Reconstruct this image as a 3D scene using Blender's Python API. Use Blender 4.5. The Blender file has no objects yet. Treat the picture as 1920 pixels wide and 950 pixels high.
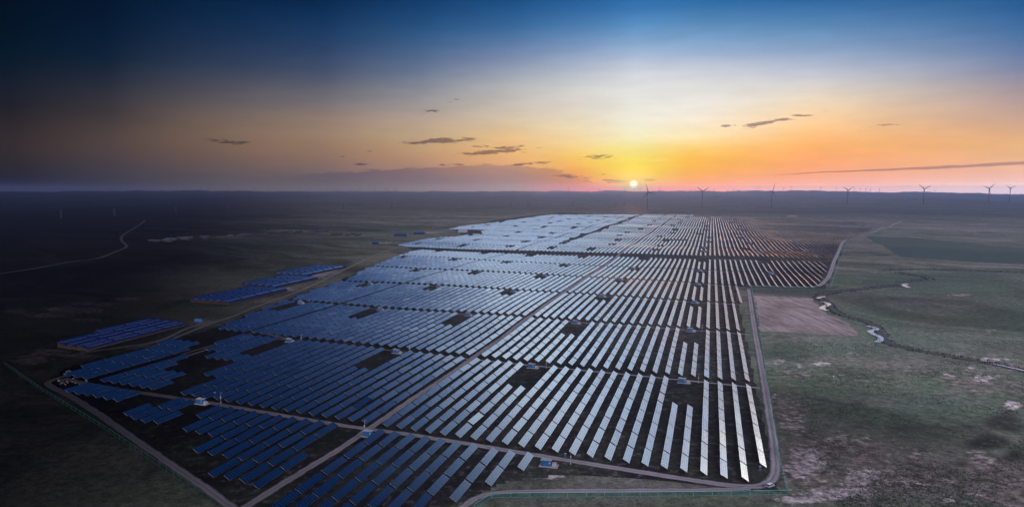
import bpy, bmesh, math, random
import numpy as np
from mathutils import Vector, Matrix

# ------------------------------------------------------------------ camera, light, exposure
sc = bpy.context.scene
R = math.radians
CAM_H = 130.0
FPX, CX, CY, YH = 1280.0, 960.0, 475.0, 357.0       # focal length and image centre in photo pixels
PITCH = math.atan((CY - YH) / FPX)
ROWAZ = math.atan((1335 - 960) / FPX * math.cos(PITCH))   # compass direction of the panel rows
SUN_AZ, SUN_EL = R(10.05), R(0.85)

cam = bpy.data.cameras.new("camera")
cam_ob = bpy.data.objects.new("camera", cam)
sc.collection.objects.link(cam_ob)
cam.sensor_width = 36.0
cam.lens = FPX / 1920 * 36.0
cam.clip_start = 1.0
cam.clip_end = 80000.0
cam_ob.location = (0, 0, CAM_H)
cam_ob.rotation_euler = (math.pi / 2 - PITCH, 0, 0)
sc.camera = cam_ob

sc.view_settings.view_transform = 'Standard'
sc.view_settings.look = 'None'
sc.view_settings.exposure = 0.0
sc.view_settings.gamma = 1.0
sc.view_settings.use_curve_mapping = False
sc.cycles.use_denoising = True
sc.cycles.max_bounces = 5
sc.cycles.diffuse_bounces = 2
sc.cycles.glossy_bounces = 3
sc.cycles.volume_bounces = 0
sc.cycles.transparent_max_bounces = 16


def lin(c):
    return tuple(((v / 255) / 12.92 if v / 255 <= 0.04045 else ((v / 255 + 0.055) / 1.055) ** 2.4) for v in c)


class NT:
    """small helper for node trees"""
    def __init__(self, tree):
        self.t = tree
        self.t.nodes.clear()

    def n(self, typ, **kw):
        nd = self.t.nodes.new(typ)
        for k, v in kw.items():
            setattr(nd, k, v)
        return nd

    def put(self, sock, v):
        if v is None:
            return
        if isinstance(v, bpy.types.NodeSocket):
            self.t.links.new(v, sock)
        elif isinstance(v, (tuple, list)):
            sock.default_value = tuple(v) + ((1.0,) if len(sock.default_value) == 4 and len(v) == 3 else ())
        else:
            sock.default_value = v

    def m(self, op, a, b=None, c=None, clamp=False):
        nd = self.n('ShaderNodeMath', operation=op, use_clamp=clamp)
        for i, v in enumerate((a, b, c)):
            self.put(nd.inputs[i], v)
        return nd.outputs[0]

    def mr(self, v, a, b, c=0.0, d=1.0, smooth=False):
        nd = self.n('ShaderNodeMapRange', clamp=True)
        if smooth:
            nd.interpolation_type = 'SMOOTHSTEP'
        for i, x in enumerate((v, a, b, c, d)):
            self.put(nd.inputs[i], x)
        return nd.outputs[0]

    def mix(self, f, a, b, mode='MIX'):
        nd = self.n('ShaderNodeMix', data_type='RGBA', blend_type=mode)
        self.put(nd.inputs[0], f)
        self.put(nd.inputs[6], a)
        self.put(nd.inputs[7], b)
        return nd.outputs[2]

    def noise(self, vec, scale, detail=3.0, rough=0.55, dist=0.0):
        nd = self.n('ShaderNodeTexNoise')
        self.put(nd.inputs['Vector'], vec)
        nd.inputs['Scale'].default_value = scale
        nd.inputs['Detail'].default_value = detail
        nd.inputs['Roughness'].default_value = rough
        nd.inputs['Distortion'].default_value = dist
        return nd.outputs['Fac']

    def ramp(self, fac, stops, interp='LINEAR'):
        nd = self.n('ShaderNodeValToRGB')
        cr = nd.color_ramp
        cr.interpolation = interp
        while len(cr.elements) < len(stops):
            cr.elements.new(0.5)
        for e, (p, c) in zip(cr.elements, stops):
            e.position = p
        for e, (p, c) in zip(cr.elements, stops):
            e.color = tuple(c) + (1.0,)
        self.put(nd.inputs[0], fac)
        return nd.outputs[0]


BACK = 6.2        # extra brightness for the unseen sky behind the camera, added to light the ground


HAZE_COL, HAZE_DENS, HAZE_G = (0.19, 0.37, 0.90), 5.6e-5, 0.66
AIR_LEFT, AIR_RIGHT = (0.045, 0.05, 0.11), (0.10, 0.115, 0.32)


def pchip(x, y, q):
    x, y, q = np.asarray(x, float), np.asarray(y, float), np.asarray(q, float)
    h = np.diff(x)
    d = np.diff(y) / h
    m = np.zeros(len(x))
    for i in range(1, len(x) - 1):
        if d[i - 1] * d[i] > 0:
            w1, w2 = 2 * h[i] + h[i - 1], h[i] + 2 * h[i - 1]
            m[i] = (w1 + w2) / (w1 / d[i - 1] + w2 / d[i])
    m[0], m[-1] = d[0], d[-1]
    i = np.clip(np.searchsorted(x, q) - 1, 0, len(x) - 2)
    t = np.clip((q - x[i]) / h[i], 0, 1)
    return (2 * t**3 - 3 * t**2 + 1) * y[i] + (t**3 - 2 * t**2 + t) * h[i] * m[i] + (-2 * t**3 + 3 * t**2) * y[i + 1] + (t**3 - t**2) * h[i] * m[i + 1]


def build_sky():
    w = bpy.data.worlds.new("World")
    sc.world = w
    w.use_nodes = True
    t = NT(w.node_tree)
    co = t.n('ShaderNodeTexCoord').outputs['Generated']
    sep = t.n('ShaderNodeSeparateXYZ')
    t.put(sep.inputs[0], co)
    X, Y, Z = sep.outputs
    az = t.m('MULTIPLY', t.m('ARCTAN2', X, Y), 180 / math.pi)
    el = t.m('MULTIPLY', t.m('ARCSINE', Z), 180 / math.pi)
    elp = t.m('MAXIMUM', el, 0.0)
    warp = t.m('SUBTRACT', 1.0, t.m('POWER', math.e, t.m('DIVIDE', elp, -12.0)))

    def yel(y):
        return max(0.0, math.degrees(math.atan((YH - y) / FPX)))
    # colours of the dawn sky: one ramp over elevation for each compass direction
    tail = [(33, (5, 50, 110)), (38, (1, 30, 76)), (44, (0, 17, 48)), (60, (4, 18, 48)), (90, (5, 20, 52))]
    topm = [(17.2, (225, 234, 248)), (19.5, (262, 266, 272)), (22.8, (128, 152, 190)), (26, (76, 108, 158)), (29, (26, 76, 138))] + tail      # unseen sky above the view, brightened for the panels to reflect
    top = [(17.4, (180, 214, 250)), (19, (345, 345, 345)), (22, (300, 304, 312)), (25, (164, 194, 236)), (28.5, (48, 106, 172))] + tail  # brightened likewise out of view, stronger towards the right
    topL = [(26, (4, 34, 72)), (40, (5, 30, 66)), (90, (8, 26, 62))]
    back = [(0, (124, 113, 120)), (6, (184, 168, 170)), (16, (194, 182, 182)), (35, (170, 166, 172)), (60, (100, 110, 130)), (90, (8, 26, 62))]
    cols = [
        (-180, back),
        (-120, [(0, (50, 52, 66)), (10, (70, 66, 80)), (40, (46, 60, 90)), (90, (8, 26, 62))]),
        (-60, [(0, (30, 32, 42)), (8, (24, 26, 36)), (16, (0, 14, 30)), (40, (2, 18, 40)), (90, (8, 26, 62))]),
        (-35.9, [(yel(350), (38, 38, 50)), (yel(270), (52, 44, 46)), (yel(200), (32, 32, 42)), (yel(100), (0, 21, 36)), (yel(0), (0, 14, 30)), (16.2, (0, 14, 30))] + topL),
        (-30.2, [(yel(345), (58, 57, 70)), (yel(270), (80, 66, 64)), (yel(200), (54, 51, 57)), (yel(100), (4, 29, 52)), (yel(0), (0, 19, 42)), (16.2, (0, 19, 42))] + topL),
        (-15.1, [(yel(345), (102, 94, 102)), (yel(290), (140, 112, 98)), (yel(250), (152, 126, 108)), (yel(200), (122, 113, 114)), (yel(130), (60, 75, 104)), (yel(60), (18, 54, 94)), (yel(0), (0, 37, 74)), (16.2, (0, 37, 74))] + topL),
        (-7.5, [(yel(345), (134, 115, 118)), (yel(290), (184, 144, 112)), (yel(250), (188, 162, 134)), (yel(200), (160, 152, 150)), (yel(130), (94, 112, 142)), (yel(60), (35, 80, 126)), (yel(0), (6, 55, 102)), (16.2, (6, 55, 102)), (19, (96, 124, 160)), (24, (70, 104, 152))] + tail),
        (0, [(yel(350), (168, 136, 132)), (yel(300), (228, 172, 118)), (yel(270), (234, 188, 128)), (yel(230), (214, 194, 164)), (yel(180), (192, 188, 184)), (yel(120), (128, 144, 174)), (yel(60), (54, 104, 154)), (yel(0), (14, 74, 128)), (16.2, (14, 74, 128))] + topm),
        (5.5, [(yel(355), (226, 124, 96)), (yel(330), (232, 150, 84)), (yel(300), (242, 190, 92)), (yel(270), (242, 212, 150)), (yel(230), (232, 217, 188)), (yel(180), (218, 215, 208)), (yel(120), (158, 172, 197)), (yel(60), (76, 126, 176)), (yel(0), (24, 90, 150)), (16.2, (24, 90, 150))] + topm),
        (10.0, [(yel(357), (228, 100, 60)), (yel(348), (240, 160, 34)), (yel(320), (244, 216, 60)), (yel(285), (244, 228, 132)), (yel(250), (241, 235, 205)), (yel(200), (235, 233, 224)), (yel(150), (218, 220, 224)), (yel(110), (166, 186, 212)), (yel(60), (90, 145, 195)), (yel(0), (34, 104, 168)), (16.2, (34, 104, 168))] + topm),
        (14.5, [(yel(357), (238, 134, 110)), (yel(345), (242, 150, 84)), (yel(320), (244, 172, 62)), (yel(290), (249, 192, 84)), (yel(250), (250, 232, 190)), (yel(200), (240, 235, 226)), (yel(150), (218, 218, 220)), (yel(110), (162, 183, 211)), (yel(60), (95, 145, 190)), (yel(0), (34, 104, 164)), (16.2, (34, 104, 164))] + topm),
        (23.4, [(yel(357), (236, 172, 172)), (yel(340), (242, 164, 144)), (yel(315), (247, 162, 112)), (yel(280), (254, 176, 106)), (yel(240), (254, 202, 142)), (yel(190), (241, 222, 192)), (yel(150), (207, 207, 212)), (yel(110), (151, 171, 201)), (yel(60), (94, 140, 185)), (yel(0), (30, 95, 155)), (16.2, (30, 95, 155))] + top),
        (36.1, [(yel(357), (244, 212, 214)), (yel(330), (238, 184, 168)), (yel(270), (231, 177, 127)), (yel(220), (197, 162, 146)), (yel(170), (166, 151, 156)), (yel(120), (115, 131, 165)), (yel(60), (64, 110, 160)), (yel(0), (28, 84, 140)), (16.2, (28, 84, 140))] + top),
        (37.3, [(yel(357), (244, 212, 214)), (yel(330), (238, 184, 168)), (yel(270), (231, 177, 127)), (yel(220), (197, 162, 146)), (yel(170), (166, 151, 156)), (yel(120), (115, 131, 165)), (yel(60), (64, 110, 160)), (yel(0), (28, 84, 140)), (16.2, (28, 84, 140))] + top),
        (39.5, [(0, (460, 415, 385)), (5, (490, 455, 412)), (10, (480, 455, 432)), (16, (430, 428, 436)), (22, (190, 206, 234)), (28.5, (74, 112, 170))] + tail),  # sky past the right edge, brightness added for the panel reflections
        (48, [(0, (290, 262, 255)), (10, (300, 290, 292)), (16, (280, 282, 295)), (22, (190, 206, 234)), (28.5, (74, 112, 170))] + tail),
        (62, [(0, (260, 240, 245)), (8, (260, 250, 258)), (18, (170, 185, 215)), (30, (60, 90, 140))] + tail),
        (120, [(0, (110, 108, 128)), (8, (150, 140, 158)), (30, (110, 122, 156)), (60, (50, 70, 110)), (90, (8, 26, 62))]),
        (180, back)]
    out = None
    gain = {-180: BACK, -120: BACK * 0.6, 120: BACK, 180: BACK}
    for i, (a, stops) in enumerate(cols):
        k = gain.get(a, 1.0)
        ca = math.cos(math.radians(a)) if abs(a) < 38 else 1.0
        pts = sorted((math.degrees(math.atan(math.tan(math.radians(e)) * ca)) if e < 15.9 else e, tuple(v * k for v in lin(c))) for e, c in stops)
        if pts[0][0] > 0:
            pts.insert(0, (0.0, pts[0][1]))
        es = np.concatenate([[0, .15, .35, .6, .9, 1.25, 1.7, 2.2, 2.8, 3.5], np.linspace(4.4, 15.5, 10), [16.4, 17.3, 18.5, 20, 22, 25, 28.5, 33, 38, 46, 60, 90]])[:32]
        ys = np.stack([pchip([p[0] for p in pts], [p[1][j] for p in pts], es) for j in range(3)], 1)
        # the low sky is seen through the haze: its own light is the stronger by what the air takes away
        air = np.array(AIR_LEFT) + (np.array(AIR_RIGHT) - np.array(AIR_LEFT)) * min(1, max(0, (a + 30) / 35))
        tr_ = np.exp(-HAZE_DENS * np.minimum(120 / np.sin(np.radians(es + 0.05)), 21000))[:, None]
        if abs(a) < 45:
            ys = np.where(es[:, None] < 6, np.maximum((ys - air * (1 - tr_)) / tr_, 0.002), ys)
        st = [(1 - math.exp(-e / 12), tuple(y)) for e, y in zip(es, ys)]
        r = t.ramp(warp, st, 'LINEAR')
        if out is None:
            out = r
        else:
            f = t.mr(az, cols[i - 1][0], a)
            out = t.mix(f, out, r)

    # thin dark streaks of cloud and the low cloud bank, placed by compass direction and height
    comb = t.n('ShaderNodeCombineXYZ')
    t.put(comb.inputs[0], az)
    t.put(comb.inputs[1], t.m('MULTIPLY', el, 5.0))
    nz = t.noise(comb.outputs[0], 0.75, 7.0, 0.66, 0.4)
    nz2 = t.noise(comb.outputs[0], 0.22, 4.0, 0.6, 0.0)

    def adeg(x):
        return math.degrees(math.atan((x - CX) / FPX))

    def blob(x, y, rx, ry, amp, slope=0.0):
        a0 = adeg(x)
        e0 = yel(y) * math.cos(math.radians(a0))
        sa, se = rx / FPX * 57.3, ry / FPX * 57.3
        da = t.m('SUBTRACT', az, a0)
        de = t.m('SUBTRACT', t.m('SUBTRACT', el, e0), t.m('MULTIPLY', da, slope))
        q = t.m('ADD', t.m('POWER', t.m('ABSOLUTE', t.m('DIVIDE', da, sa)), 2.0), t.m('POWER', t.m('ABSOLUTE', t.m('DIVIDE', de, se)), 2.0))
        return t.m('MULTIPLY', t.m('POWER', math.e, t.m('MULTIPLY', q, -1.0)), amp)

    dark = [(822, 266, 50, 5.5, 1.0, .05), (875, 263, 26, 3.5, .8, .12), (897, 276, 17, 3.5, .75, .05), (950, 279, 30, 4, .8, .1), (930, 286, 66, 4.5, .95, .08),
            (702, 282, 13, 4.5, .75, .1), (435, 268, 32, 5, .62, -.05), (680, 308, 18, 3, .7, .05), (645, 294, 8, 2, .65, 0), (850, 310, 34, 3, .7, .05),
            (803, 213, 22, 5, .55, .2), (850, 193, 14, 3, .45, .4), (1000, 307, 40, 3, .6, .06),
            (1122, 295, 34, 4.5, .7, .05), (1160, 338, 60, 5, .62, 0), (1080, 331, 60, 5, .5, .02), (1375, 238, 44, 2.6, .62, .03), (1445, 230, 60, 4.2, .78, .17), (1635, 238, 34, 2.2, .6, .03)]
    tot = None
    for b in dark:
        g = blob(*b)
        tot = g if tot is None else t.m('MAXIMUM', tot, g)
    dmask = t.mr(t.m('ADD', tot, t.m('MULTIPLY', t.m('SUBTRACT', nz, 0.5), 3.2)), 0.30, 0.75, 0, 1, True)
    dmask = t.m('MULTIPLY', dmask, t.mr(tot, 0.02, 0.25))
    out = t.mix(t.m('MULTIPLY', dmask, 0.95), out, t.mix(1.0, out, (0.36, 0.33, 0.42), 'MULTIPLY'))
    # the long cloud bank low on the left of the sun
    topel = t.ramp(t.mr(az, adeg(330), adeg(1180)), [(0.0, (0.03,) * 3), (0.2, (0.10,) * 3), (0.5, (0.155,) * 3), (0.72, (0.185,) * 3), (0.83, (0.15,) * 3), (0.92, (0.06,) * 3), (1.0, (0.0,) * 3)])
    topel = t.m('MULTIPLY', topel, 12.0)
    bank = t.mr(t.m('SUBTRACT', t.m('ADD', topel, t.m('MULTIPLY', t.m('SUBTRACT', nz, 0.5), 1.1)), el), -0.03, 0.12, 0, 1, True)
    bank = t.m('MULTIPLY', bank, t.m('MULTIPLY', t.mr(az, adeg(420), adeg(700), 0, 1, True), t.mr(az, adeg(1190), adeg(1030), 0, 1, True)))
    bank = t.m('MULTIPLY', bank, t.mr(nz2, 0.2, 0.6, 0.55, 1.0))
    out = t.mix(t.m('MULTIPLY', bank, 0.85), out, t.mix(1.0, out, (0.55, 0.55, 0.80), 'MULTIPLY'))
    # the long band on the right
    cel = t.mr(az, adeg(1400), adeg(1920), yel(329) * 0.93, yel(306) * 0.80)
    th = t.mr(az, adeg(1400), adeg(1900), 0.012, 0.15)
    bd = t.m('SUBTRACT', 1.0, t.m('DIVIDE', t.m('ABSOLUTE', t.m('SUBTRACT', el, t.m('ADD', cel, t.m('MULTIPLY', t.m('SUBTRACT', nz2, 0.5), 0.25)))), th))
    band = t.mr(t.m('ADD', bd, t.m('MULTIPLY', t.m('SUBTRACT', nz, 0.5), 1.0)), 0.0, 0.45, 0, 1, True)
    band = t.m('MULTIPLY', band, t.mr(az, adeg(1395), adeg(1540), 0, 1, True))
    out = t.mix(t.m('MULTIPLY', band, 0.85), out, t.mix(1.0, out, (0.50, 0.47, 0.62), 'MULTIPLY'))
    # bright wisps close to the sun
    br = None
    for b in [(1235, 301, 40, 3, .8, .05), (1210, 304, 20, 2.5, .6, 0), (1150, 328, 26, 3, .6, .03), (1215, 334, 30, 3, .6, .1), (1105, 300, 26, 2.5, .6, .05), (1205, 290, 40, 4, .45, 0)]:
        g = blob(*b)
        br = g if br is None else t.m('MAXIMUM', br, g)
    bm = t.mr(t.m('ADD', br, t.m('MULTIPLY', t.m('SUBTRACT', nz, 0.5), 1.4)), 0.45, 0.95, 0, 1, True)
    bm = t.m('MULTIPLY', bm, t.mr(br, 0.05, 0.3))
    out = t.mix(t.m('MULTIPLY', bm, 0.8), out, (1.05, 0.80, 0.22))
    # faint unevenness everywhere
    soft = t.mr(nz2, 0.25, 0.75, 0.94, 1.06)
    out = t.mix(1.0, out, soft, 'MULTIPLY')

    # the sun's own disc and the glow round it
    sa, se = 10.05, yel(346)
    dd = t.m('SQRT', t.m('ADD', t.m('POWER', t.m('ABSOLUTE', t.m('SUBTRACT', az, sa)), 2.0), t.m('POWER', t.m('ABSOLUTE', t.m('SUBTRACT', el, se)), 2.0)))
    disc = t.mr(dd, 0.10, 0.46, 1.0, 0.0, True)
    glow = t.m('POWER', math.e, t.m('MULTIPLY', t.m('POWER', t.m('DIVIDE', dd, 1.15), 2.0), -1.0))
    glow2 = t.m('POWER', math.e, t.m('MULTIPLY', t.m('DIVIDE', dd, 1.7), -1.0))
    out = t.mix(t.m('MULTIPLY', glow, 0.92), out, (1.5, 1.02, 0.12))
    out = t.mix(t.m('MULTIPLY', glow2, 0.55), out, (1.1, 0.70, 0.06))
    out = t.mix(disc, out, (2.0, 1.85, 1.1))

    bg = t.n('ShaderNodeBackground')
    t.put(bg.inputs[0], out)
    bg.inputs[1].default_value = 1.0
    o = t.n('ShaderNodeOutputWorld')
    t.t.links.new(bg.outputs[0], o.inputs[0])
    w.cycles.sampling_method = 'MANUAL'
    w.cycles.sample_map_resolution = 1024


build_sky()

sun = bpy.data.lights.new("sun", 'SUN')
sun.energy = 2.0
sun.angle = R(0.6)
sun.color = (1.0, 0.42, 0.20)
sun_ob = bpy.data.objects.new("sun", sun)
sc.collection.objects.link(sun_ob)
sdir = Vector((math.sin(SUN_AZ) * math.cos(SUN_EL), math.cos(SUN_AZ) * math.cos(SUN_EL), math.sin(SUN_EL)))
sun_ob.rotation_euler = sdir.to_track_quat('Z', 'Y').to_euler()
sun_ob.location = (0, 0, 400)

# ------------------------------------------------------------------ ground geometry helpers
rng = np.random.default_rng(7)
random.seed(5)
CA, SA = math.cos(ROWAZ), math.sin(ROWAZ)


def uv2xy(u, v):
    return u * CA + v * SA, -u * SA + v * CA


def xy2uv(x, y):
    return x * CA - y * SA, x * SA + y * CA


def sstep(x, a, b):
    t = np.clip((np.asarray(x, float) - a) / (b - a), 0, 1)
    return t * t * (3 - 2 * t)


def height(x, y):
    x = np.asarray(x, float)
    y = np.asarray(y, float)
    r = np.hypot(x, y)
    az = np.degrees(np.arctan2(x, y))
    u, v = xy2uv(x, y)
    h = 0.7 * np.sin(x / 47 + 1.1 + 0.6 * np.sin(y / 83)) * np.cos(y / 61 + 0.4) + 1.2 * np.sin(x / 118 + y / 160 + 2.0)
    h = h * sstep(r, 200, 700)
    h = h + 1.5 * np.sin(v / 70 + u / 200) * sstep(r, 900, 1600)
    h = h + 14 * sstep(v, 1500, 3600) * sstep(-u, 150, 800)
    h = h + 24 * sstep(r, 3600, 5000) * sstep(az, 8, 26)
    zr = np.interp(az, [-60, -36, -20, -12, -8, 0, 4, 8, 14, 20, 24, 28, 32, 37, 60],
                   [100, 97, 96, 80, 76, 90, 82, 90, 88, 92, 84, 62, 52, 22, 30])
    zr = zr + 6 * np.sin(az * 1.7) + 5 * np.sin(az * 3.7 + 1) * np.sin(az * .6) + 3.0 * np.sin(az * 8.3)
    rid = zr * sstep(r, 6500, 14000)
    mr_ = 22 * np.exp(-((r - 8600 - 500 * np.sin(az * .35)) / 1300) ** 2) * (0.55 + 0.45 * np.sin(az * .8 + 1)) * (0.8 + .2 * np.sin(az * 5))
    low = mr_ + 1.6 * (6 * np.sin(x / 900 + y / 1500) + 4 * np.sin(x / 420 - y / 700 + 1) + 2.5 * np.sin(x / 210 + 2)) * sstep(r, 4200, 7500)
    return h + rid + low


def hz(x, y):
    return float(height(x, y))


def at(px, py):
    """photo pixel -> the point of the flat ground plane it shows"""
    dx, dy = (px - CX) / FPX, -(py - CY) / FPX
    Y = math.cos(PITCH) + dy * math.sin(PITCH)
    Z = -math.sin(PITCH) + dy * math.cos(PITCH)
    t = -CAM_H / Z
    return dx * t, Y * t


def project(x, y, z):
    dz = z - CAM_H
    dep = y * math.cos(PITCH) - dz * math.sin(PITCH)
    up = y * math.sin(PITCH) + dz * math.cos(PITCH)
    dep = np.where(dep > 1, dep, 1)
    return CX + FPX * x / dep, CY - FPX * up / dep


def inframe(x, y, z=0.0, mx=12, my=12):
    a, b = project(np.asarray(x, float), np.asarray(y, float), z)
    return (a > -mx) & (a < 1920 + mx) & (b > 0) & (b < 950 + my) & (np.asarray(y) > 50)


def inpoly(px, py, poly):
    px, py = np.asarray(px), np.asarray(py)
    res = np.zeros(px.shape, bool)
    n = len(poly)
    for i in range(n):
        x0, y0 = poly[i]
        x1, y1 = poly[(i + 1) % n]
        c = (y0 > py) != (y1 > py)
        xi = x0 + (py - y0) * (x1 - x0) / ((y1 - y0) if y1 != y0 else 1e-9)
        res ^= c & (px < xi)
    return res


# ------------------------------------------------------------------ object helpers
def link(o, parent=None):
    sc.collection.objects.link(o)
    if parent is not None:
        o.parent = parent
    return o


def mesh_np(name, verts, faces, mat=None, parent=None, uvs=None, smooth=False, mats=None, fmat=None):
    """verts (N,3), faces (M,4) or list of tuples"""
    me = bpy.data.meshes.new(name)
    verts = np.asarray(verts, np.float32)
    if isinstance(faces, np.ndarray):
        k = faces.shape[1]
        me.vertices.add(len(verts))
        me.vertices.foreach_set('co', verts.ravel())
        me.loops.add(faces.size)
        me.loops.foreach_set('vertex_index', faces.astype(np.int32).ravel())
        me.polygons.add(len(faces))
        me.polygons.foreach_set('loop_start', np.arange(0, faces.size, k, dtype=np.int32))
        me.polygons.foreach_set('loop_total', np.full(len(faces), k, np.int32))
    else:
        me.from_pydata([tuple(v) for v in verts], [], faces)
    if uvs is not None:
        l = me.uv_layers.new(name='UVMap')
        l.data.foreach_set('uv', np.asarray(uvs, np.float32).ravel())
    for m_ in (mats or ([mat] if mat else [])):
        me.materials.append(m_)
    if fmat is not None:
        me.polygons.foreach_set('material_index', np.asarray(fmat, np.int32))
    me.update(calc_edges=True)
    me.validate()
    me.polygons.foreach_set('use_smooth', np.full(len(me.polygons), bool(smooth)))
    return link(bpy.data.objects.new(name, me), parent)


def tag(o, label=None, cat=None, group=None, kind=None):
    if label:
        o['label'] = label
    if cat:
        o['category'] = cat
    if group:
        o['group'] = group
    if kind:
        o['kind'] = kind
    return o


def empty(name, loc, rz=0.0):
    o = bpy.data.objects.new(name, None)
    o.empty_display_size = 1.0
    o.location = loc
    o.rotation_euler = (0, 0, rz)
    return link(o)


def copy_tree(o, parent=None):
    c = o.copy()
    link(c, parent)
    for ch in list(o.children):
        copy_tree(ch, c)
    return c


class MB:
    def __init__(self):
        self.v, self.f, self.fm = [], [], []
        self.mi = 0

    def add(self, vs, fs):
        b = len(self.v)
        self.v += [tuple(x) for x in vs]
        for f in fs:
            self.f.append(tuple(b + i for i in f))
            self.fm.append(self.mi)

    def box(self, cx, cy, cz, sx, sy, sz, rz=0.0, taper=1.0):
        c, s = math.cos(rz), math.sin(rz)
        vs = []
        for k, z in enumerate((-1, 1)):
            q = taper if z > 0 else 1.0
            for x, y in ((-1, -1), (1, -1), (1, 1), (-1, 1)):
                X, Y = x * sx / 2 * q, y * sy / 2 * q
                vs.append((cx + X * c - Y * s, cy + X * s + Y * c, cz + z * sz / 2))
        self.add(vs, [(3, 2, 1, 0), (4, 5, 6, 7), (0, 1, 5, 4), (1, 2, 6, 5), (2, 3, 7, 6), (3, 0, 4, 7)])
        return self

    def tube(self, p0, p1, r0, r1=None, n=8, caps=True):
        r1 = r0 if r1 is None else r1
        p0, p1 = Vector(p0), Vector(p1)
        d = (p1 - p0).normalized()
        a = d.orthogonal().normalized()
        b = d.cross(a)
        vs = []
        for p, r in ((p0, r0), (p1, r1)):
            for i in range(n):
                t = 2 * math.pi * i / n
                vs.append(p + a * (r * math.cos(t)) + b * (r * math.sin(t)))
        fs = [(i, (i + 1) % n, n + (i + 1) % n, n + i) for i in range(n)]
        if caps:
            fs += [tuple(range(n - 1, -1, -1)), tuple(range(n, 2 * n))]
        self.add(vs, fs)
        return self

    def build(self, name, mat, parent=None, smooth=False, bevel=0.0):
        o = mesh_np(name, np.array(self.v), self.f, mat if not isinstance(mat, list) else None, parent,
                    mats=mat if isinstance(mat, list) else None, fmat=self.fm if isinstance(mat, list) else None, smooth=smooth)
        if bevel:
            bm = bmesh.new()
            bm.from_mesh(o.data)
            bmesh.ops.bevel(bm, geom=bm.edges[:], offset=bevel, segments=2, affect='EDGES')
            bm.to_mesh(o.data)
            bm.free()
        return o


# ------------------------------------------------------------------ materials
def pbr(name, col, rough=0.6, metal=0.0, spec=0.4, noise_scale=None, noise_amt=0.3, bump=0.0, coords='Object'):
    m = bpy.data.materials.new(name)
    m.use_nodes = True
    t = NT(m.node_tree)
    b = t.n('ShaderNodeBsdfPrincipled')
    b.inputs['Roughness'].default_value = rough
    b.inputs['Metallic'].default_value = metal
    b.inputs['Specular IOR Level'].default_value = spec
    if noise_scale:
        co = t.n('ShaderNodeTexCoord').outputs[coords]
        nz = t.noise(co, noise_scale, 4)
        f = t.mr(nz, 0.25, 0.75, 1 - noise_amt, 1 + noise_amt)
        t.put(b.inputs['Base Color'], t.mix(1.0, col, f, 'MULTIPLY'))
        if bump:
            bp = t.n('ShaderNodeBump')
            bp.inputs['Strength'].default_value = bump
            bp.inputs['Distance'].default_value = 0.3
            t.put(bp.inputs['Height'], nz)
            t.put(b.inputs['Normal'], bp.outputs[0])
    else:
        b.inputs['Base Color'].default_value = tuple(col) + (1,)
    o = t.n('ShaderNodeOutputMaterial')
    t.t.links.new(b.outputs[0], o.inputs[0])
    return m


GROUND_ROUGH = 0.78
GROUND_SPEC = 0.12


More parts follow.
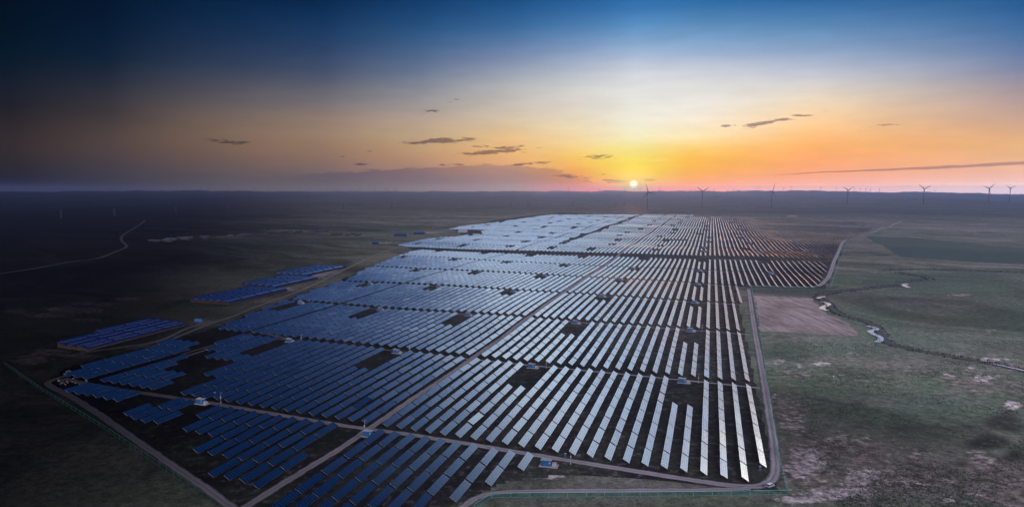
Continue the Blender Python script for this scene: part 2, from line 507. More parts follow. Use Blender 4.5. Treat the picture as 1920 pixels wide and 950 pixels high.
def ground_material():
    m = bpy.data.materials.new('steppe_ground')
    m.use_nodes = True
    t = NT(m.node_tree)
    P = t.n('ShaderNodeNewGeometry').outputs['Position']

    def attr(nm):
        a = t.n('ShaderNodeAttribute')
        a.attribute_name = nm
        return a.outputs['Fac']
    soil, pale, green, painted_dim, dry = attr('soil'), attr('pale'), attr('green'), attr('painted_dim'), attr('dry')
    big = t.noise(P, 1 / 260.0, 4, 0.6, 0.6)
    mid = t.noise(P, 1 / 38.0, 5, 0.65, 0.4)
    fine = t.noise(P, 1 / 5.0, 5, 0.7)
    tuft = t.noise(P, 1 / 1.3, 3, 0.75)
    # streaks drawn out across the view by old ploughing and grazing
    mp = t.n('ShaderNodeMapping')
    t.put(mp.inputs['Vector'], P)
    mp.inputs['Rotation'].default_value = (0, 0, ROWAZ + 0.15)
    mp.inputs['Scale'].default_value = (1 / 190.0, 1 / 45.0, 1)
    streak = t.noise(mp.outputs[0], 1.0, 5, 0.62, 0.5)
    grass = t.mix(t.mr(big, 0.40, 0.62), (0.108, 0.128, 0.072), (0.165, 0.145, 0.102))
    grass = t.mix(t.mr(streak, 0.46, 0.64), grass, (0.195, 0.168, 0.128))
    grass = t.mix(t.mr(mid, 0.5, 0.66), grass, (0.072, 0.082, 0.050))
    grass = t.mix(green, grass, t.mix(t.mr(mid, 0.3, 0.7), (0.068, 0.116, 0.068), (0.102, 0.143, 0.088)))
    dm = t.mr(t.m('ADD', dry, t.m('MULTIPLY', t.m('SUBTRACT', t.m('ADD', t.m('MULTIPLY', mid, 0.6), t.m('MULTIPLY', fine, 0.4)), 0.5), 2.6)), 0.25, 0.75, 0, 1, True)
    grass = t.mix(t.m('MULTIPLY', dm, t.mr(dry, 0.02, 0.3)), grass, t.mix(t.mr(fine, 0.35, 0.65), (0.12, 0.084, 0.068), (0.26, 0.195, 0.162)))
    # bare, chalky patches with ragged edges
    pm = t.m('ADD', pale, t.m('MULTIPLY', t.m('SUBTRACT', t.m('ADD', t.m('MULTIPLY', mid, 0.5), t.m('MULTIPLY', fine, 0.5)), 0.5), 2.2))
    pmask = t.m('MULTIPLY', t.mr(pm, 0.30, 0.62, 0, 1, True), t.mr(pale, 0.03, 0.25))
    col = t.mix(pmask, grass, t.mix(t.mr(fine, 0.3, 0.7), (0.25, 0.19, 0.16), (0.52, 0.41, 0.36)))
    # trodden earth with sparse weeds under the panels
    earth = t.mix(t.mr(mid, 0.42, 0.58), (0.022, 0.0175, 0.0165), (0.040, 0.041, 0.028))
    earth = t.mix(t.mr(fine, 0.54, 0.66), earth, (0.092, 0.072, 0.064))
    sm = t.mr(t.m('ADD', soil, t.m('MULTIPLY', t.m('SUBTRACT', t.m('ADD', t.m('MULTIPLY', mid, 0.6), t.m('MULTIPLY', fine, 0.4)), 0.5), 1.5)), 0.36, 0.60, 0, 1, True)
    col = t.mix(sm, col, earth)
    mp2 = t.n('ShaderNodeMapping')
    t.put(mp2.inputs['Vector'], P)
    mp2.inputs['Rotation'].default_value = (0, 0, -0.08)
    mp2.inputs['Scale'].default_value = (1 / 2600.0, 1 / 420.0, 1)
    band = t.noise(mp2.outputs[0], 1.0, 6, 0.62, 0.4)
    col = t.mix(1.0, col, t.mr(band, 0.36, 0.64, 0.65, 1.75), 'MULTIPLY')
    # leftward shade painted into the soil colour, plus a darker far plain
    col = t.mix(painted_dim, col, t.mix(1.0, col, (0.042, 0.040, 0.041), 'MULTIPLY'))
    col = t.mix(1.0, col, t.mr(fine, 0.32, 0.68, 0.5, 1.5), 'MULTIPLY')
    col = t.mix(1.0, col, t.mr(tuft, 0.3, 0.7, 0.55, 1.45), 'MULTIPLY')
    b = t.n('ShaderNodeBsdfPrincipled')
    t.put(b.inputs['Base Color'], col)
    b.inputs['Roughness'].default_value = GROUND_ROUGH
    t.put(b.inputs['Specular IOR Level'], t.mr(painted_dim, 0, 1, GROUND_SPEC, 0.0))
    hgt = t.m('ADD', t.m('MULTIPLY', fine, 0.7), t.m('MULTIPLY', tuft, 0.3))
    bp = t.n('ShaderNodeBump')
    bp.inputs['Strength'].default_value = 0.5
    bp.inputs['Distance'].default_value = 0.8
    t.put(bp.inputs['Height'], hgt)
    t.put(b.inputs['Normal'], bp.outputs[0])
    o = t.n('ShaderNodeOutputMaterial')
    t.t.links.new(b.outputs[0], o.inputs[0])
    return m


def road_material():
    m = bpy.data.materials.new('dirt_track')
    m.use_nodes = True
    t = NT(m.node_tree)
    P = t.n('ShaderNodeNewGeometry').outputs['Position']
    uv = t.n('ShaderNodeUVMap').outputs[0]
    sp = t.n('ShaderNodeSeparateXYZ')
    t.put(sp.inputs[0], uv)
    x = sp.outputs[0]
    nz = t.noise(P, 1 / 3.0, 5, 0.7)
    nb = t.noise(P, 1 / 25.0, 3, 0.6)
    # worn wheel tracks, a weedy crown between them
    d = t.m('ABSOLUTE', t.m('SUBTRACT', t.m('ABSOLUTE', t.m('SUBTRACT', x, 0.5)), 0.22))
    tr = t.mr(t.m('ADD', d, t.m('MULTIPLY', t.m('SUBTRACT', nz, 0.5), 0.16)), 0.08, 0.20, 1, 0)
    col = t.mix(tr, (0.24, 0.195, 0.18), (0.41, 0.335, 0.31))
    edge = t.mr(t.m('ADD', t.m('ABSOLUTE', t.m('SUBTRACT', x, 0.5)), t.m('MULTIPLY', t.m('SUBTRACT', nz, 0.5), 0.6)), 0.34, 0.46)
    col = t.mix(edge, col, (0.10, 0.09, 0.08))
    col = t.mix(1.0, col, t.mr(nb, 0.3, 0.7, 0.8, 1.2), 'MULTIPLY')
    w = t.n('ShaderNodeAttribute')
    w.attribute_name = 'painted_dim'
    col = t.mix(w.outputs['Fac'], col, t.mix(1.0, col, (0.055, 0.046, 0.043), 'MULTIPLY'))  # leftward shade painted into the track colour
    b = t.n('ShaderNodeBsdfPrincipled')
    t.put(b.inputs['Base Color'], col)
    b.inputs['Roughness'].default_value = 0.7
    b.inputs['Specular IOR Level'].default_value = 0.4
    bp = t.n('ShaderNodeBump')
    bp.inputs['Strength'].default_value = 0.35
    bp.inputs['Distance'].default_value = 0.3
    t.put(bp.inputs['Height'], nz)
    t.put(b.inputs['Normal'], bp.outputs[0])
    o = t.n('ShaderNodeOutputMaterial')
    t.t.links.new(b.outputs[0], o.inputs[0])
    return m


def field_material(name, c0, c1, period, rot):
    m = bpy.data.materials.new(name)
    m.use_nodes = True
    t = NT(m.node_tree)
    P = t.n('ShaderNodeNewGeometry').outputs['Position']
    mp = t.n('ShaderNodeMapping')
    t.put(mp.inputs['Vector'], P)
    mp.inputs['Rotation'].default_value = (0, 0, rot)
    mp.inputs['Scale'].default_value = (1 / period, 1 / 60.0, 1)
    fur = t.noise(mp.outputs[0], 1.0, 4, 0.65, 0.2)
    big = t.noise(P, 1 / 40.0, 4, 0.6)
    fine = t.noise(P, 1 / 2.0, 4, 0.7)
    f = t.m('ADD', t.m('MULTIPLY', fur, 0.6), t.m('MULTIPLY', big, 0.4))
    col = t.mix(t.mr(f, 0.36, 0.64), c0, c1)
    col = t.mix(1.0, col, t.mr(fine, 0.25, 0.75, 0.72, 1.28), 'MULTIPLY')
    b = t.n('ShaderNodeBsdfPrincipled')
    t.put(b.inputs['Base Color'], col)
    b.inputs['Roughness'].default_value = GROUND_ROUGH
    b.inputs['Specular IOR Level'].default_value = GROUND_SPEC
    bp = t.n('ShaderNodeBump')
    bp.inputs['Strength'].default_value = 0.4
    bp.inputs['Distance'].default_value = 0.5
    t.put(bp.inputs['Height'], t.m('ADD', fine, fur))
    t.put(b.inputs['Normal'], bp.outputs[0])
    o = t.n('ShaderNodeOutputMaterial')
    t.t.links.new(b.outputs[0], o.inputs[0])
    return m


def panel_material(name='solar_glass', cell=(0.0002, 0.0052, 0.026), rails=(0.014, 0.075, 0.16), nx=10, ny=4, lw=0.06):
    m = bpy.data.materials.new(name)
    m.use_nodes = True
    t = NT(m.node_tree)
    uv = t.n('ShaderNodeUVMap').outputs[0]
    sp = t.n('ShaderNodeSeparateXYZ')
    t.put(sp.inputs[0], uv)

    def line(x, n, w):
        f = t.m('FRACT', t.m('MULTIPLY', x, n))
        return t.m('GREATER_THAN', t.m('ABSOLUTE', t.m('SUBTRACT', f, 0.5)), 0.5 - w)
    ln = t.m('MAXIMUM', line(sp.outputs[0], nx, lw * 0.62), line(sp.outputs[1], ny, lw))
    P = t.n('ShaderNodeNewGeometry').outputs['Position']
    nz = t.noise(P, 1 / 9.0, 3, 0.6)
    c = t.mix(t.mr(nz, 0.3, 0.7), cell, tuple(v * 1.5 for v in cell))
    base = t.mix(ln, c, rails)
    d = t.n('ShaderNodeBsdfDiffuse')
    t.put(d.inputs[0], base)
    g = t.n('ShaderNodeBsdfGlossy')
    g.inputs['Color'].default_value = (0.86, 0.95, 1.0, 1)
    g.inputs['Roughness'].default_value = 0.27
    lwt = t.n('ShaderNodeLayerWeight')
    lwt.inputs['Blend'].default_value = 0.5
    fac = t.mr(lwt.outputs['Facing'], 0.35, 0.79, 0.04, 0.96, True)     # anti-reflection glass: dark face on, a mirror at glancing angles
    fac = t.m('MULTIPLY', fac, t.mr(ln, 0, 1, 1.0, 0.45))
    mx = t.n('ShaderNodeMixShader')
    t.put(mx.inputs[0], fac)
    t.t.links.new(d.outputs[0], mx.inputs[1])
    t.t.links.new(g.outputs[0], mx.inputs[2])
    o = t.n('ShaderNodeOutputMaterial')
    t.t.links.new(mx.outputs[0], o.inputs[0])
    return m


M = {}
M['ground'] = ground_material()
M['road'] = road_material()
M['tilled'] = field_material('tilled_soil', (0.19, 0.135, 0.112), (0.62, 0.48, 0.40), 4.5, ROWAZ * -1 + 0.25)
M['crop'] = field_material('winter_crop', (0.050, 0.082, 0.056), (0.074, 0.105, 0.072), 9.0, 1.2)
M['panel'] = panel_material()
M['steel'] = pbr('galvanised_steel', (0.22, 0.23, 0.25), 0.45, 0.7)
M['edge'] = pbr('aluminium_edge', (0.75, 0.77, 0.80), 0.4, 0.3)
M['backsheet'] = pbr('back_sheet', (0.58, 0.60, 0.64), 0.7)
M['bluepaint'] = pbr('blue_paint', (0.012, 0.095, 0.24), 0.45, noise_scale=0.8, noise_amt=0.12)
M['whitepaint'] = pbr('white_paint', (0.32, 0.32, 0.33), 0.45, noise_scale=1.5, noise_amt=0.06)
M['darkglass'] = pbr('dark_glass', (0.012, 0.02, 0.03), 0.08, spec=0.8)
M['rubber'] = pbr('rubber', (0.015, 0.015, 0.015), 0.8)
M['concrete'] = pbr('concrete', (0.30, 0.29, 0.28), 0.85, noise_scale=1.0, noise_amt=0.2)
M['grey'] = pbr('grey_paint', (0.30, 0.32, 0.34), 0.5)
M['shadedfence'] = pbr('shaded_fence_paint', (0.015, 0.085, 0.075), 0.6)  # fence green with the left side's shade painted into it
M['fence'] = pbr('green_fence_paint', (0.10, 0.46, 0.40), 0.5)
M['turbine'] = pbr('turbine_paint', (0.022, 0.024, 0.032), 0.5)
M['brick'] = pbr('brick_wall', (0.030, 0.018, 0.014), 0.9, noise_scale=0.6, noise_amt=0.25)
M['darkroof'] = pbr('dark_roof', (0.05, 0.045, 0.05), 0.8, noise_scale=0.5, noise_amt=0.3)
M['mudwall'] = pbr('mud_wall', (0.018, 0.015, 0.013), 0.9, noise_scale=0.5, noise_amt=0.25)
M['blueroof'] = pbr('blue_sheet_roof', (0.0005, 0.008, 0.060), 0.6, spec=0.15, noise_scale=0.15, noise_amt=0.12)
M['paleblueroof'] = pbr('pale_blue_roof', (0.010, 0.055, 0.18), 0.5, noise_scale=0.3, noise_amt=0.15)
M['pylon'] = pbr('weathered_steel', (0.02, 0.021, 0.025), 0.7)
M['wool'] = pbr('wool', (0.16, 0.15, 0.135), 0.95, noise_scale=5, noise_amt=0.2)
M['reed'] = pbr('bank_reeds', (0.055, 0.043, 0.040), 0.9, spec=0.1, noise_scale=0.15, noise_amt=0.4, coords='Generated')
M['reedgreen'] = pbr('bank_sedge', (0.060, 0.075, 0.05), 0.9, spec=0.1)
M['skin'] = pbr('skin', (0.36, 0.22, 0.16), 0.6)
M['darkcloth'] = pbr('dark_cloth', (0.018, 0.018, 0.022), 0.9)
M['carshade'] = pbr('shaded_car_paint', (0.40, 0.42, 0.45), 0.25, 0.1, 0.6)  # white car's shaded side painted into a greyer body colour
M['carwhite'] = pbr('car_roof_paint', (0.80, 0.80, 0.80), 0.25, spec=0.6)
M['water'] = pbr('creek_water', (0.92, 0.92, 0.92), 0.2, 0.95, spec=1.0, noise_scale=0.3, noise_amt=0.1, bump=0.01)
M['silt'] = pbr('creek_silt', (0.060, 0.050, 0.046), 0.6, noise_scale=0.2, noise_amt=0.25)

# ------------------------------------------------------------------ the ground sheet
FARM = [(31, 306), (33, 988), (150, 990), (330, 1900), (600, 2690), (166, 3470), (-88, 3540), (-760, 3550), (-850, 2700), (-810, 2085),
        (-660, 1800), (-560, 1700), (-690, 1470), (-630, 1380), (-540, 1000), (-500, 760), (-450, 520), (-452, 380), (-430, 345), (-300, 285),
        (-190, 232), (-160, 150), (-115, 220), (-85, 285), (-60, 300)]


def left_shade(x, y):  # how strongly leftward shade is painted into ground and track colours
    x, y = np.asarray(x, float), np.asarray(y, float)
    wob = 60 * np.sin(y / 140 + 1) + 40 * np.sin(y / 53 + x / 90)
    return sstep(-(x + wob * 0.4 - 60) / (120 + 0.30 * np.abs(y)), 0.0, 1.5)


def build_ground():
    a_in = np.arange(-46, 46.01, 0.25)
    a_out = np.arange(50, 310.1, 4.0)
    ang = np.radians(np.concatenate([a_in, a_out]))
    rr = [40.0]
    while rr[-1] < 20000:
        rr.append(rr[-1] * 1.0105 + 0.4)
    rr = np.array(rr)
    A, Rr = np.meshgrid(ang, rr)
    X, Y = np.sin(A) * Rr, np.cos(A) * Rr
    Z = height(X, Y)
    nr, na = A.shape
    verts = np.stack([X.ravel(), Y.ravel(), Z.ravel()], 1)
    verts = np.vstack([verts, [[0, 0, 0.0]]])
    i, j = np.meshgrid(np.arange(nr - 1), np.arange(na), indexing='ij')
    jn = (j + 1) % na
    q = np.stack([i * na + j, i * na + jn, (i + 1) * na + jn, (i + 1) * na + j], -1).reshape(-1, 4)[:, ::-1]
    o = mesh_np('ground', verts, np.ascontiguousarray(q), M['ground'], smooth=True)
    tag(o, kind='structure')
    x, y = verts[:, 0], verts[:, 1]
    u, v = xy2uv(x, y)
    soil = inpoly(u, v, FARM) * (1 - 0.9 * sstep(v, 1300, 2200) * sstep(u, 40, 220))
    px, py = project(x, y, 0.0)
    ok = (y > 30) & (np.hypot(x, y) < 9000)
    pale = np.zeros(len(x))
    for bx, by, rx, ry, s in [
        (1540, 683, 17, 4, 1.0), (1500, 688, 9, 4, .9), (1462, 679, 14, 5, .8), (1780, 706, 15, 4, .9), (1822, 693, 14, 3, .9), (1850, 710, 34, 9, .7),
        (1520, 865, 70, 40, .62), (1620, 890, 60, 26, .62), (1490, 790, 40, 22, .5), (1600, 820, 55, 16, .55), (1560, 925, 90, 14, .55), (1500, 935, 60, 10, .6),
        (1900, 762, 22, 10, .7), (1840, 850, 45, 24, .5), (1720, 850, 40, 10, .45), (1450, 740, 20, 22, .4), (1870, 675, 45, 4, .8), (1700, 905, 60, 14, .4),
        (1800, 930, 80, 20, .35), (1650, 770, 60, 8, .3), (1560, 707, 40, 5, .35), (1600, 665, 20, 4, .4),
        (1760, 598, 60, 10, .25), (1700, 575, 60, 16, .2), (1800, 552, 30, 2.5, .5), (1850, 620, 60, 12, .25), (1640, 512, 10, 2, .5), (1610, 528, 10, 2, .5), (1820, 433, 40, 2.5, .45), (1485, 405, 12, 1.2, .9), (1750, 430, 50, 3, .2),
        (140, 582, 70, 7, .8), (180, 570, 55, 5, .75), (90, 592, 60, 6, .7), (235, 560, 40, 5, .6), (160, 600, 60, 6, .55), (30, 585, 30, 6, .6), (320, 520, 40, 5, .4),
        (60, 676, 40, 11, .85), (95, 662, 45, 8, .8), (150, 668, 60, 6, .6), (280, 650, 50, 6, .7), (380, 605, 30, 8, .8), (590, 512, 30, 8, .8), (620, 507, 30, 6, .8), (540, 540, 26, 6, .6), (500, 560, 40, 5, .5),
        (430, 445, 90, 3, .55), (540, 434, 60, 3, .8), (340, 450, 60, 4, .45), (690, 420, 50, 2, .5), (720, 455, 50, 3, .45), (660, 462, 50, 3, .4), (150, 505, 150, 6, .25), (800, 436, 40, 3, .5),
        (1030, 890, 40, 10, .5), (700, 830, 18, 10, .55), (1290, 722, 14, 5, .4)]:
        g = np.exp(-((px - bx) / rx) ** 2 - ((py - by) / ry) ** 2) * s
        pale = np.maximum(pale, np.where(ok, g, 0))
    green = np.zeros(len(x))
    for bx, by, rx, ry, s in [(1640, 590, 130, 36, .75), (1760, 530, 150, 24, .8), (1500, 545, 90, 9, .6), (1700, 640, 160, 24, .7), (1560, 650, 110, 20, .55), (1480, 660, 60, 30, .45), (1880, 600, 120, 60, .7),
                              (1740, 760, 90, 30, .45), (520, 460, 200, 14, .6), (300, 520, 200, 24, .35), (700, 436, 120, 8, .6)]:
        g = np.exp(-((px - bx) / rx) ** 2 - ((py - by) / ry) ** 2) * s
        green = np.maximum(green, np.where(ok, g, 0))
    dk = np.zeros(len(x))
    for bx, by, rx, ry, s in [(1880, 790, 60, 26, .62), (1850, 830, 60, 22, .66), (1900, 850, 40, 24, .6), (1830, 790, 30, 10, .5), (1700, 800, 90, 14, .45), (1620, 790, 80, 9, .42), (1800, 868, 36, 14, .55), (1560, 770, 60, 8, .4), (1760, 745, 80, 8, .4)]:
        dk = np.maximum(dk, np.where(ok, np.exp(-((px - bx) / rx) ** 2 - ((py - by) / ry) ** 2) * s, 0))
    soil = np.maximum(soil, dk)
    dryv = np.zeros(len(x))
    for bx, by, rx, ry, s in [(1560, 860, 150, 60, .8), (1700, 900, 220, 50, .75), (1880, 900, 140, 60, .8), (1480, 770, 50, 60, .6), (1840, 720, 110, 30, .55), (1900, 690, 60, 12, .6), (1720, 690, 120, 18, .3), (1830, 470, 160, 8, .4), (1500, 700, 60, 20, .4), (1750, 425, 160, 12, .45)]:
        dryv = np.maximum(dryv, np.where(ok, np.exp(-((px - bx) / rx) ** 2 - ((py - by) / ry) ** 2) * s, 0))
    for nm, arr in (('dry', dryv), ('soil', soil), ('pale', pale), ('green', green), ('painted_dim', np.maximum(left_shade(x, y), .55 * sstep(np.hypot(x, y), 2900, 4300)))):  # last one: painted leftward shade, and a darker far plain
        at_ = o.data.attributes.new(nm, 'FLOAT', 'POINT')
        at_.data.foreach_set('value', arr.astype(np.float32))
    return o


build_ground()


def lift(x, y, k=1.0):
    return 0.05 + 0.00016 * math.hypot(x, y) * k


def densify(pts, step):
    out = []
    for (x0, y0), (x1, y1) in zip(pts[:-1], pts[1:]):
        n = max(1, int(math.hypot(x1 - x0, y1 - y0) / step))
        for i in range(n):
            t = i / n
            out.append((x0 + (x1 - x0) * t, y0 + (y1 - y0) * t))
    out.append(pts[-1])
    return out


def smooth_line(pts, it=2):
    for _ in range(it):
        q = [pts[0]]
        for (x0, y0), (x1, y1) in zip(pts[:-1], pts[1:]):
            q += [(x0 * .75 + x1 * .25, y0 * .75 + y1 * .25), (x0 * .25 + x1 * .75, y0 * .25 + y1 * .75)]
        pts = q + [pts[-1]]
    return pts


def strip(name, pts, width, mat, level=1.0, jitter=0.35, step=4.0, it=2, kind='structure', wobble=0.0, zoff=0.0):
    pts = densify(smooth_line(pts, it), step)
    n = len(pts)
    verts, faces, uvs = [], [], []
    ncol = 3
    for i, (x, y) in enumerate(pts):
        a, b = pts[max(0, i - 1)], pts[min(n - 1, i + 1)]
        dx, dy = b[0] - a[0], b[1] - a[1]
        l = math.hypot(dx, dy) or 1
        nx, ny = -dy / l, dx / l
        wl = width / 2 + random.uniform(-jitter, jitter)
        wr = width / 2 + random.uniform(-jitter, jitter)
        off = wobble * math.sin(i * 0.21) + wobble * .6 * math.sin(i * .083 + 1)
        for k in range(ncol + 1):
            t = k / ncol
            s = -wl + (wl + wr) * t + off
            X, Y = x + nx * s, y + ny * s
            verts.append((X, Y, hz(X, Y) + lift(X, Y) * level + zoff))
    for i in range(n - 1):
        for k in range(ncol):
            a = i * (ncol + 1) + k
            faces.append((a + ncol + 1, a + ncol + 2, a + 1, a))
            for (ii, kk) in ((i + 1, k), (i + 1, k + 1), (i, k + 1), (i, k)):
                uvs.append((kk / ncol, ii * step / 20.0))
    o = mesh_np(name, verts, np.array(faces), mat, uvs=uvs, smooth=True)
    if o.data.polygons[0].normal.z < 0:
        o.data.flip_normals()
    V = np.array(verts)
    a_ = o.data.attributes.new('painted_dim', 'FLOAT', 'POINT')
    a_.data.foreach_set('value', left_shade(V[:, 0], V[:, 1]).astype(np.float32))
    if kind:
        tag(o, kind=kind)
    return o


def uvline(*p):
    return [uv2xy(u, v) for u, v in p]


def pxline(*p):
    return [at(*q) for q in p]


def cross(n, u):
    """v of the n-th cross track at u"""
    return 308 + 169 * (n - 1) - 0.105 * min(u, 30)


# dirt tracks
strip('dirt_track', pxline((118, 712), (200, 728), (300, 743), (380, 753), (450, 765), (560, 783), (640, 796), (690, 803), (760, 812), (900, 835), (1055, 861), (1200, 884), (1320, 903), (1400, 913),
                           (1440, 908), (1456, 885), (1453, 840), (1445, 790), (1437, 740), (1428, 690), (1418, 640), (1410, 590), (1404, 540)), 5.2, M['road'], 1.3)
strip('dirt_track', pxline((455, 958), (470, 946), (560, 890), (640, 838), (690, 803)) + uvline((-177, 400), (-177, 700), (-178, 1000), (-177, 1380), (-176, 1900), (-172, 2600)), 5.0, M['road'], 1.5, wobble=0.5)
strip('dirt_track', pxline((440, 955), (390, 918), (330, 877), (250, 823), (180, 775), (130, 743), (88, 724), (92, 716), (131, 704), (185, 691), (267, 658), (304, 642), (361, 619), (400, 604), (440, 592), (480, 574), (560, 545), (640, 509), (720, 472), (760, 458)), 4.6, M['road'], 1.7)
strip('dirt_track', pxline((150, 663), (220, 652), (300, 640), (350, 614), (375, 608), (410, 600)), 5.0, M['road'], 1.0)
strip('dirt_track', pxline((864, 954), (880, 940), (905, 928), (940, 922), (1010, 920), (1100, 919), (1250, 918), (1340, 918), (1405, 914)), 4.2, M['road'], 1.6)
strip('dirt_track', pxline((408, 608), (440, 612), (475, 618), (540, 634)), 3.0, M['road'], 1.0)
strip('dirt_track', pxline((1400, 533), (1450, 534), (1500, 536), (1534, 536), (1548, 527), (1558, 510), (1566, 485), (1574, 466), (1582, 452), (1592, 444), (1620, 438), (1650, 432), (1690, 415)), 7.0, M['road'], 1.0, jitter=.8)
strip('dirt_track', pxline((0, 514), (60, 506), (138, 491), (180, 487), (205, 475), (236, 463), (238, 458), (226, 451), (229, 441), (248, 429), (268, 420), (272, 416)), 7.0, M['road'], 1.0, jitter=1.2)
strip('dirt_track', pxline((1590, 478), (1650, 480), (1720, 484), (1800, 488), (1925, 494)), 3.5, M['road'], 1.0, jitter=.8)
strip('dirt_track', pxline((268, 428), (330, 430), (420, 433)), 5.0, M['road'], 1.0, jitter=1.0)
strip('dirt_track', pxline((1000, 405), (960, 409), (880, 420), (700, 448)), 4.0, M['road'], 1.0, jitter=1.0)
strip('dirt_track', uvline((-404, 440), (-403, 520), (-406, 700), (-409, 1000), (-413, 1320)), 2.2, M['road'], 1.2)
strip('dirt_track', uvline((-397, 425), (-396, 450), (-398, 470)), 3.4, M['road'], 1.0)
for n in range(2, 7):
    u1 = 34 if n < 5 else 36
    pts = [(u1, cross(n, u1) - 4)] + [(u, cross(n, u) - 3.0) for u in (0, -60, -120, -176)]
    strip('dirt_track', uvline(*pts), 2.8, M['road'], 1.2, it=1)
    pts = [(u, cross(n, u) - 3.0) for u in (-176, -230, -290, -350, -400)]
    strip('dirt_track', uvline(*pts), 2.2, M['road'], 1.2, it=1)


def patch(name, pts, mat, cell=14.0, level=1.0, jit=1.0):
    pts = densify(pts + [pts[0]], cell)[:-1]
    pts = [(x + random.uniform(-jit, jit), y + random.uniform(-jit, jit)) for x, y in pts]
    bm = bmesh.new()
    vs = [bm.verts.new((x, y, 0)) for x, y in pts]
    bm.faces.new(vs)
    bmesh.ops.triangulate(bm, faces=bm.faces[:])
    for _ in range(7):
        es = [e for e in bm.edges if e.calc_length() > cell * 1.6]
        if not es:
            break
        bmesh.ops.subdivide_edges(bm, edges=es, cuts=1)
        bmesh.ops.triangulate(bm, faces=bm.faces[:])
    for v in bm.verts:
        v.co.z = hz(v.co.x, v.co.y) + lift(v.co.x, v.co.y) * level
    bmesh.ops.recalc_face_normals(bm, faces=bm.faces[:])
    me = bpy.data.meshes.new(name)
    bm.to_mesh(me)
    bm.free()
    if me.polygons[0].normal.z < 0:
        me.flip_normals()
    me.materials.append(mat)
    me.polygons.foreach_set('use_smooth', np.ones(len(me.polygons), bool))
    o = link(bpy.data.objects.new(name, me))
    return tag(o, kind='structure')


patch('tilled_field', pxline((1414, 553), (1470, 555), (1524, 559), (1537, 577), (1552, 592), (1580, 598), (1612, 631), (1520, 627), (1424, 622), (1420, 590)), M['tilled'], jit=2.2)
patch('crop_field', pxline((1622, 443), (1700, 445), (1800, 454), (1930, 466), (1930, 493), (1800, 487), (1690, 480), (1660, 464)), M['crop'], jit=3.0)

# the creek: silty bed, open water in the bends, reeds along both banks
CREEK = [pxline((1935, 701), (1900, 692), (1860, 683), (1800, 672), (1740, 662), (1695, 653), (1668, 646), (1655, 637), (1650, 618), (1632, 606), (1600, 598), (1575, 590), (1558, 579), (1555, 568), (1540, 561), (1532, 556), (1546, 549), (1580, 544), (1620, 541), (1660, 537), (1695, 534)),
         pxline((1685, 529), (1705, 527), (1728, 525), (1750, 525), (1735, 520), (1710, 516), (1680, 512)),
         pxline((1650, 509), (1680, 508), (1720, 506.5), (1800, 507), (1925, 513))]
for cpts, w_ in zip(CREEK, (6.5, 7.0, 8.0)):
    strip('creek_bed', cpts, w_, M['silt'], 1.8, jitter=0.7, step=5.0, it=2, wobble=1.2)
for wpts, w_ in ((pxline((1531, 558.5), (1538, 556.8), (1547, 554.5)), 4.5), (pxline((1540, 565.5), (1553, 569), (1554, 571), (1540, 578), (1543, 581), (1552, 583.5)), 6.0),
                 (pxline((1626, 612.5), (1636, 615), (1645, 618), (1640, 620), (1629, 623), (1640, 629), (1651, 633.5), (1652, 638), (1645, 643)), 5.0),
                 (pxline((1701, 533), (1693, 534.5), (1697, 537), (1704, 539.5)), 6.5), (pxline((1860, 684), (1890, 690.5), (1930, 700)), 2.0)):
    o = strip('creek_water', wpts, w_, M['water'], 3.2, jitter=0.5, step=2.5, it=2)

# ------------------------------------------------------------------ solar tables
TILT = R(31)
LT, WT, ZC = 18.6, 3.7, 1.68


def left_edge(v):
    if v < 345: return -278
    if v < 394: return -322
    if v < 430: return -340
    if v < 440: return -352
    if v < 463: return -375
    if v < 484: return -394
    if v < 522: return -416
    return np.interp(v, [522, 728, 784, 843, 899, 998, 1088, 1213, 1330], [-446, -488, -499, -505, -513, -540, -557, -586, -612])


# outline of the far field, read off the ground
FL_Y = [402, 405, 412, 418, 424, 429.5, 430.5, 438, 439, 443, 447, 453, 459, 461, 468]
FL_X = [1036, 1012, 960, 918, 866, 838, 902, 905, 880, 858, 800, 770, 745, 760, 800]


def far_ok(u, v):
    x, y = uv2xy(u, v)
    a_, b_ = project(x, y, height(x, y) + 1.6)
    a_, b_ = float(a_), float(b_)
    if a_ < 1300:
        return a_ > np.interp(b_, FL_Y, FL_X) and b_ > 402
    return b_ > np.interp(a_, [1300, 1400, 1500, 1600, 1672], [405.5, 407, 410.5, 415, 421.5])


def far_left(v):
    return np.interp(v, [1385, 1450, 1470, 1560, 1640, 1780, 1800, 2085, 2324, 2747, 3128, 3480], [-636, -680, -690, -630, -560, -560, -660, -790, -835, -830, -780, -730])


def far_right(v):
    return np.interp(v, [985, 1000, 1864, 2734], [142, 146, 312, 590])


def v_top(u):
    return np.interp(u, [-790, -88, 166, 602], [3520, 3500, 3430, 2660])


INV_U = [-15, -124, -240, -347, -455, -563, 93, 203, 312]
tables = []     # u, v, region, row number, place in the row
A_ROWS = [26.5 - 8.93 * k for k in range(23)]
B_ROWS = [-183.5 - 9.05 * k for k in range(25)]
C_ROWS = [-413.5 - 9.05 * k for k in range(24)]
R_ROWS = [35.4 + 8.93 * k for k in range(64)]
F_ROWS = [-632 - 9.05 * k for k in range(32)]


def hole(u, i, n, depth):
    return any(abs(u - iu) < 9.1 for iu in INV_U) and i >= n - depth


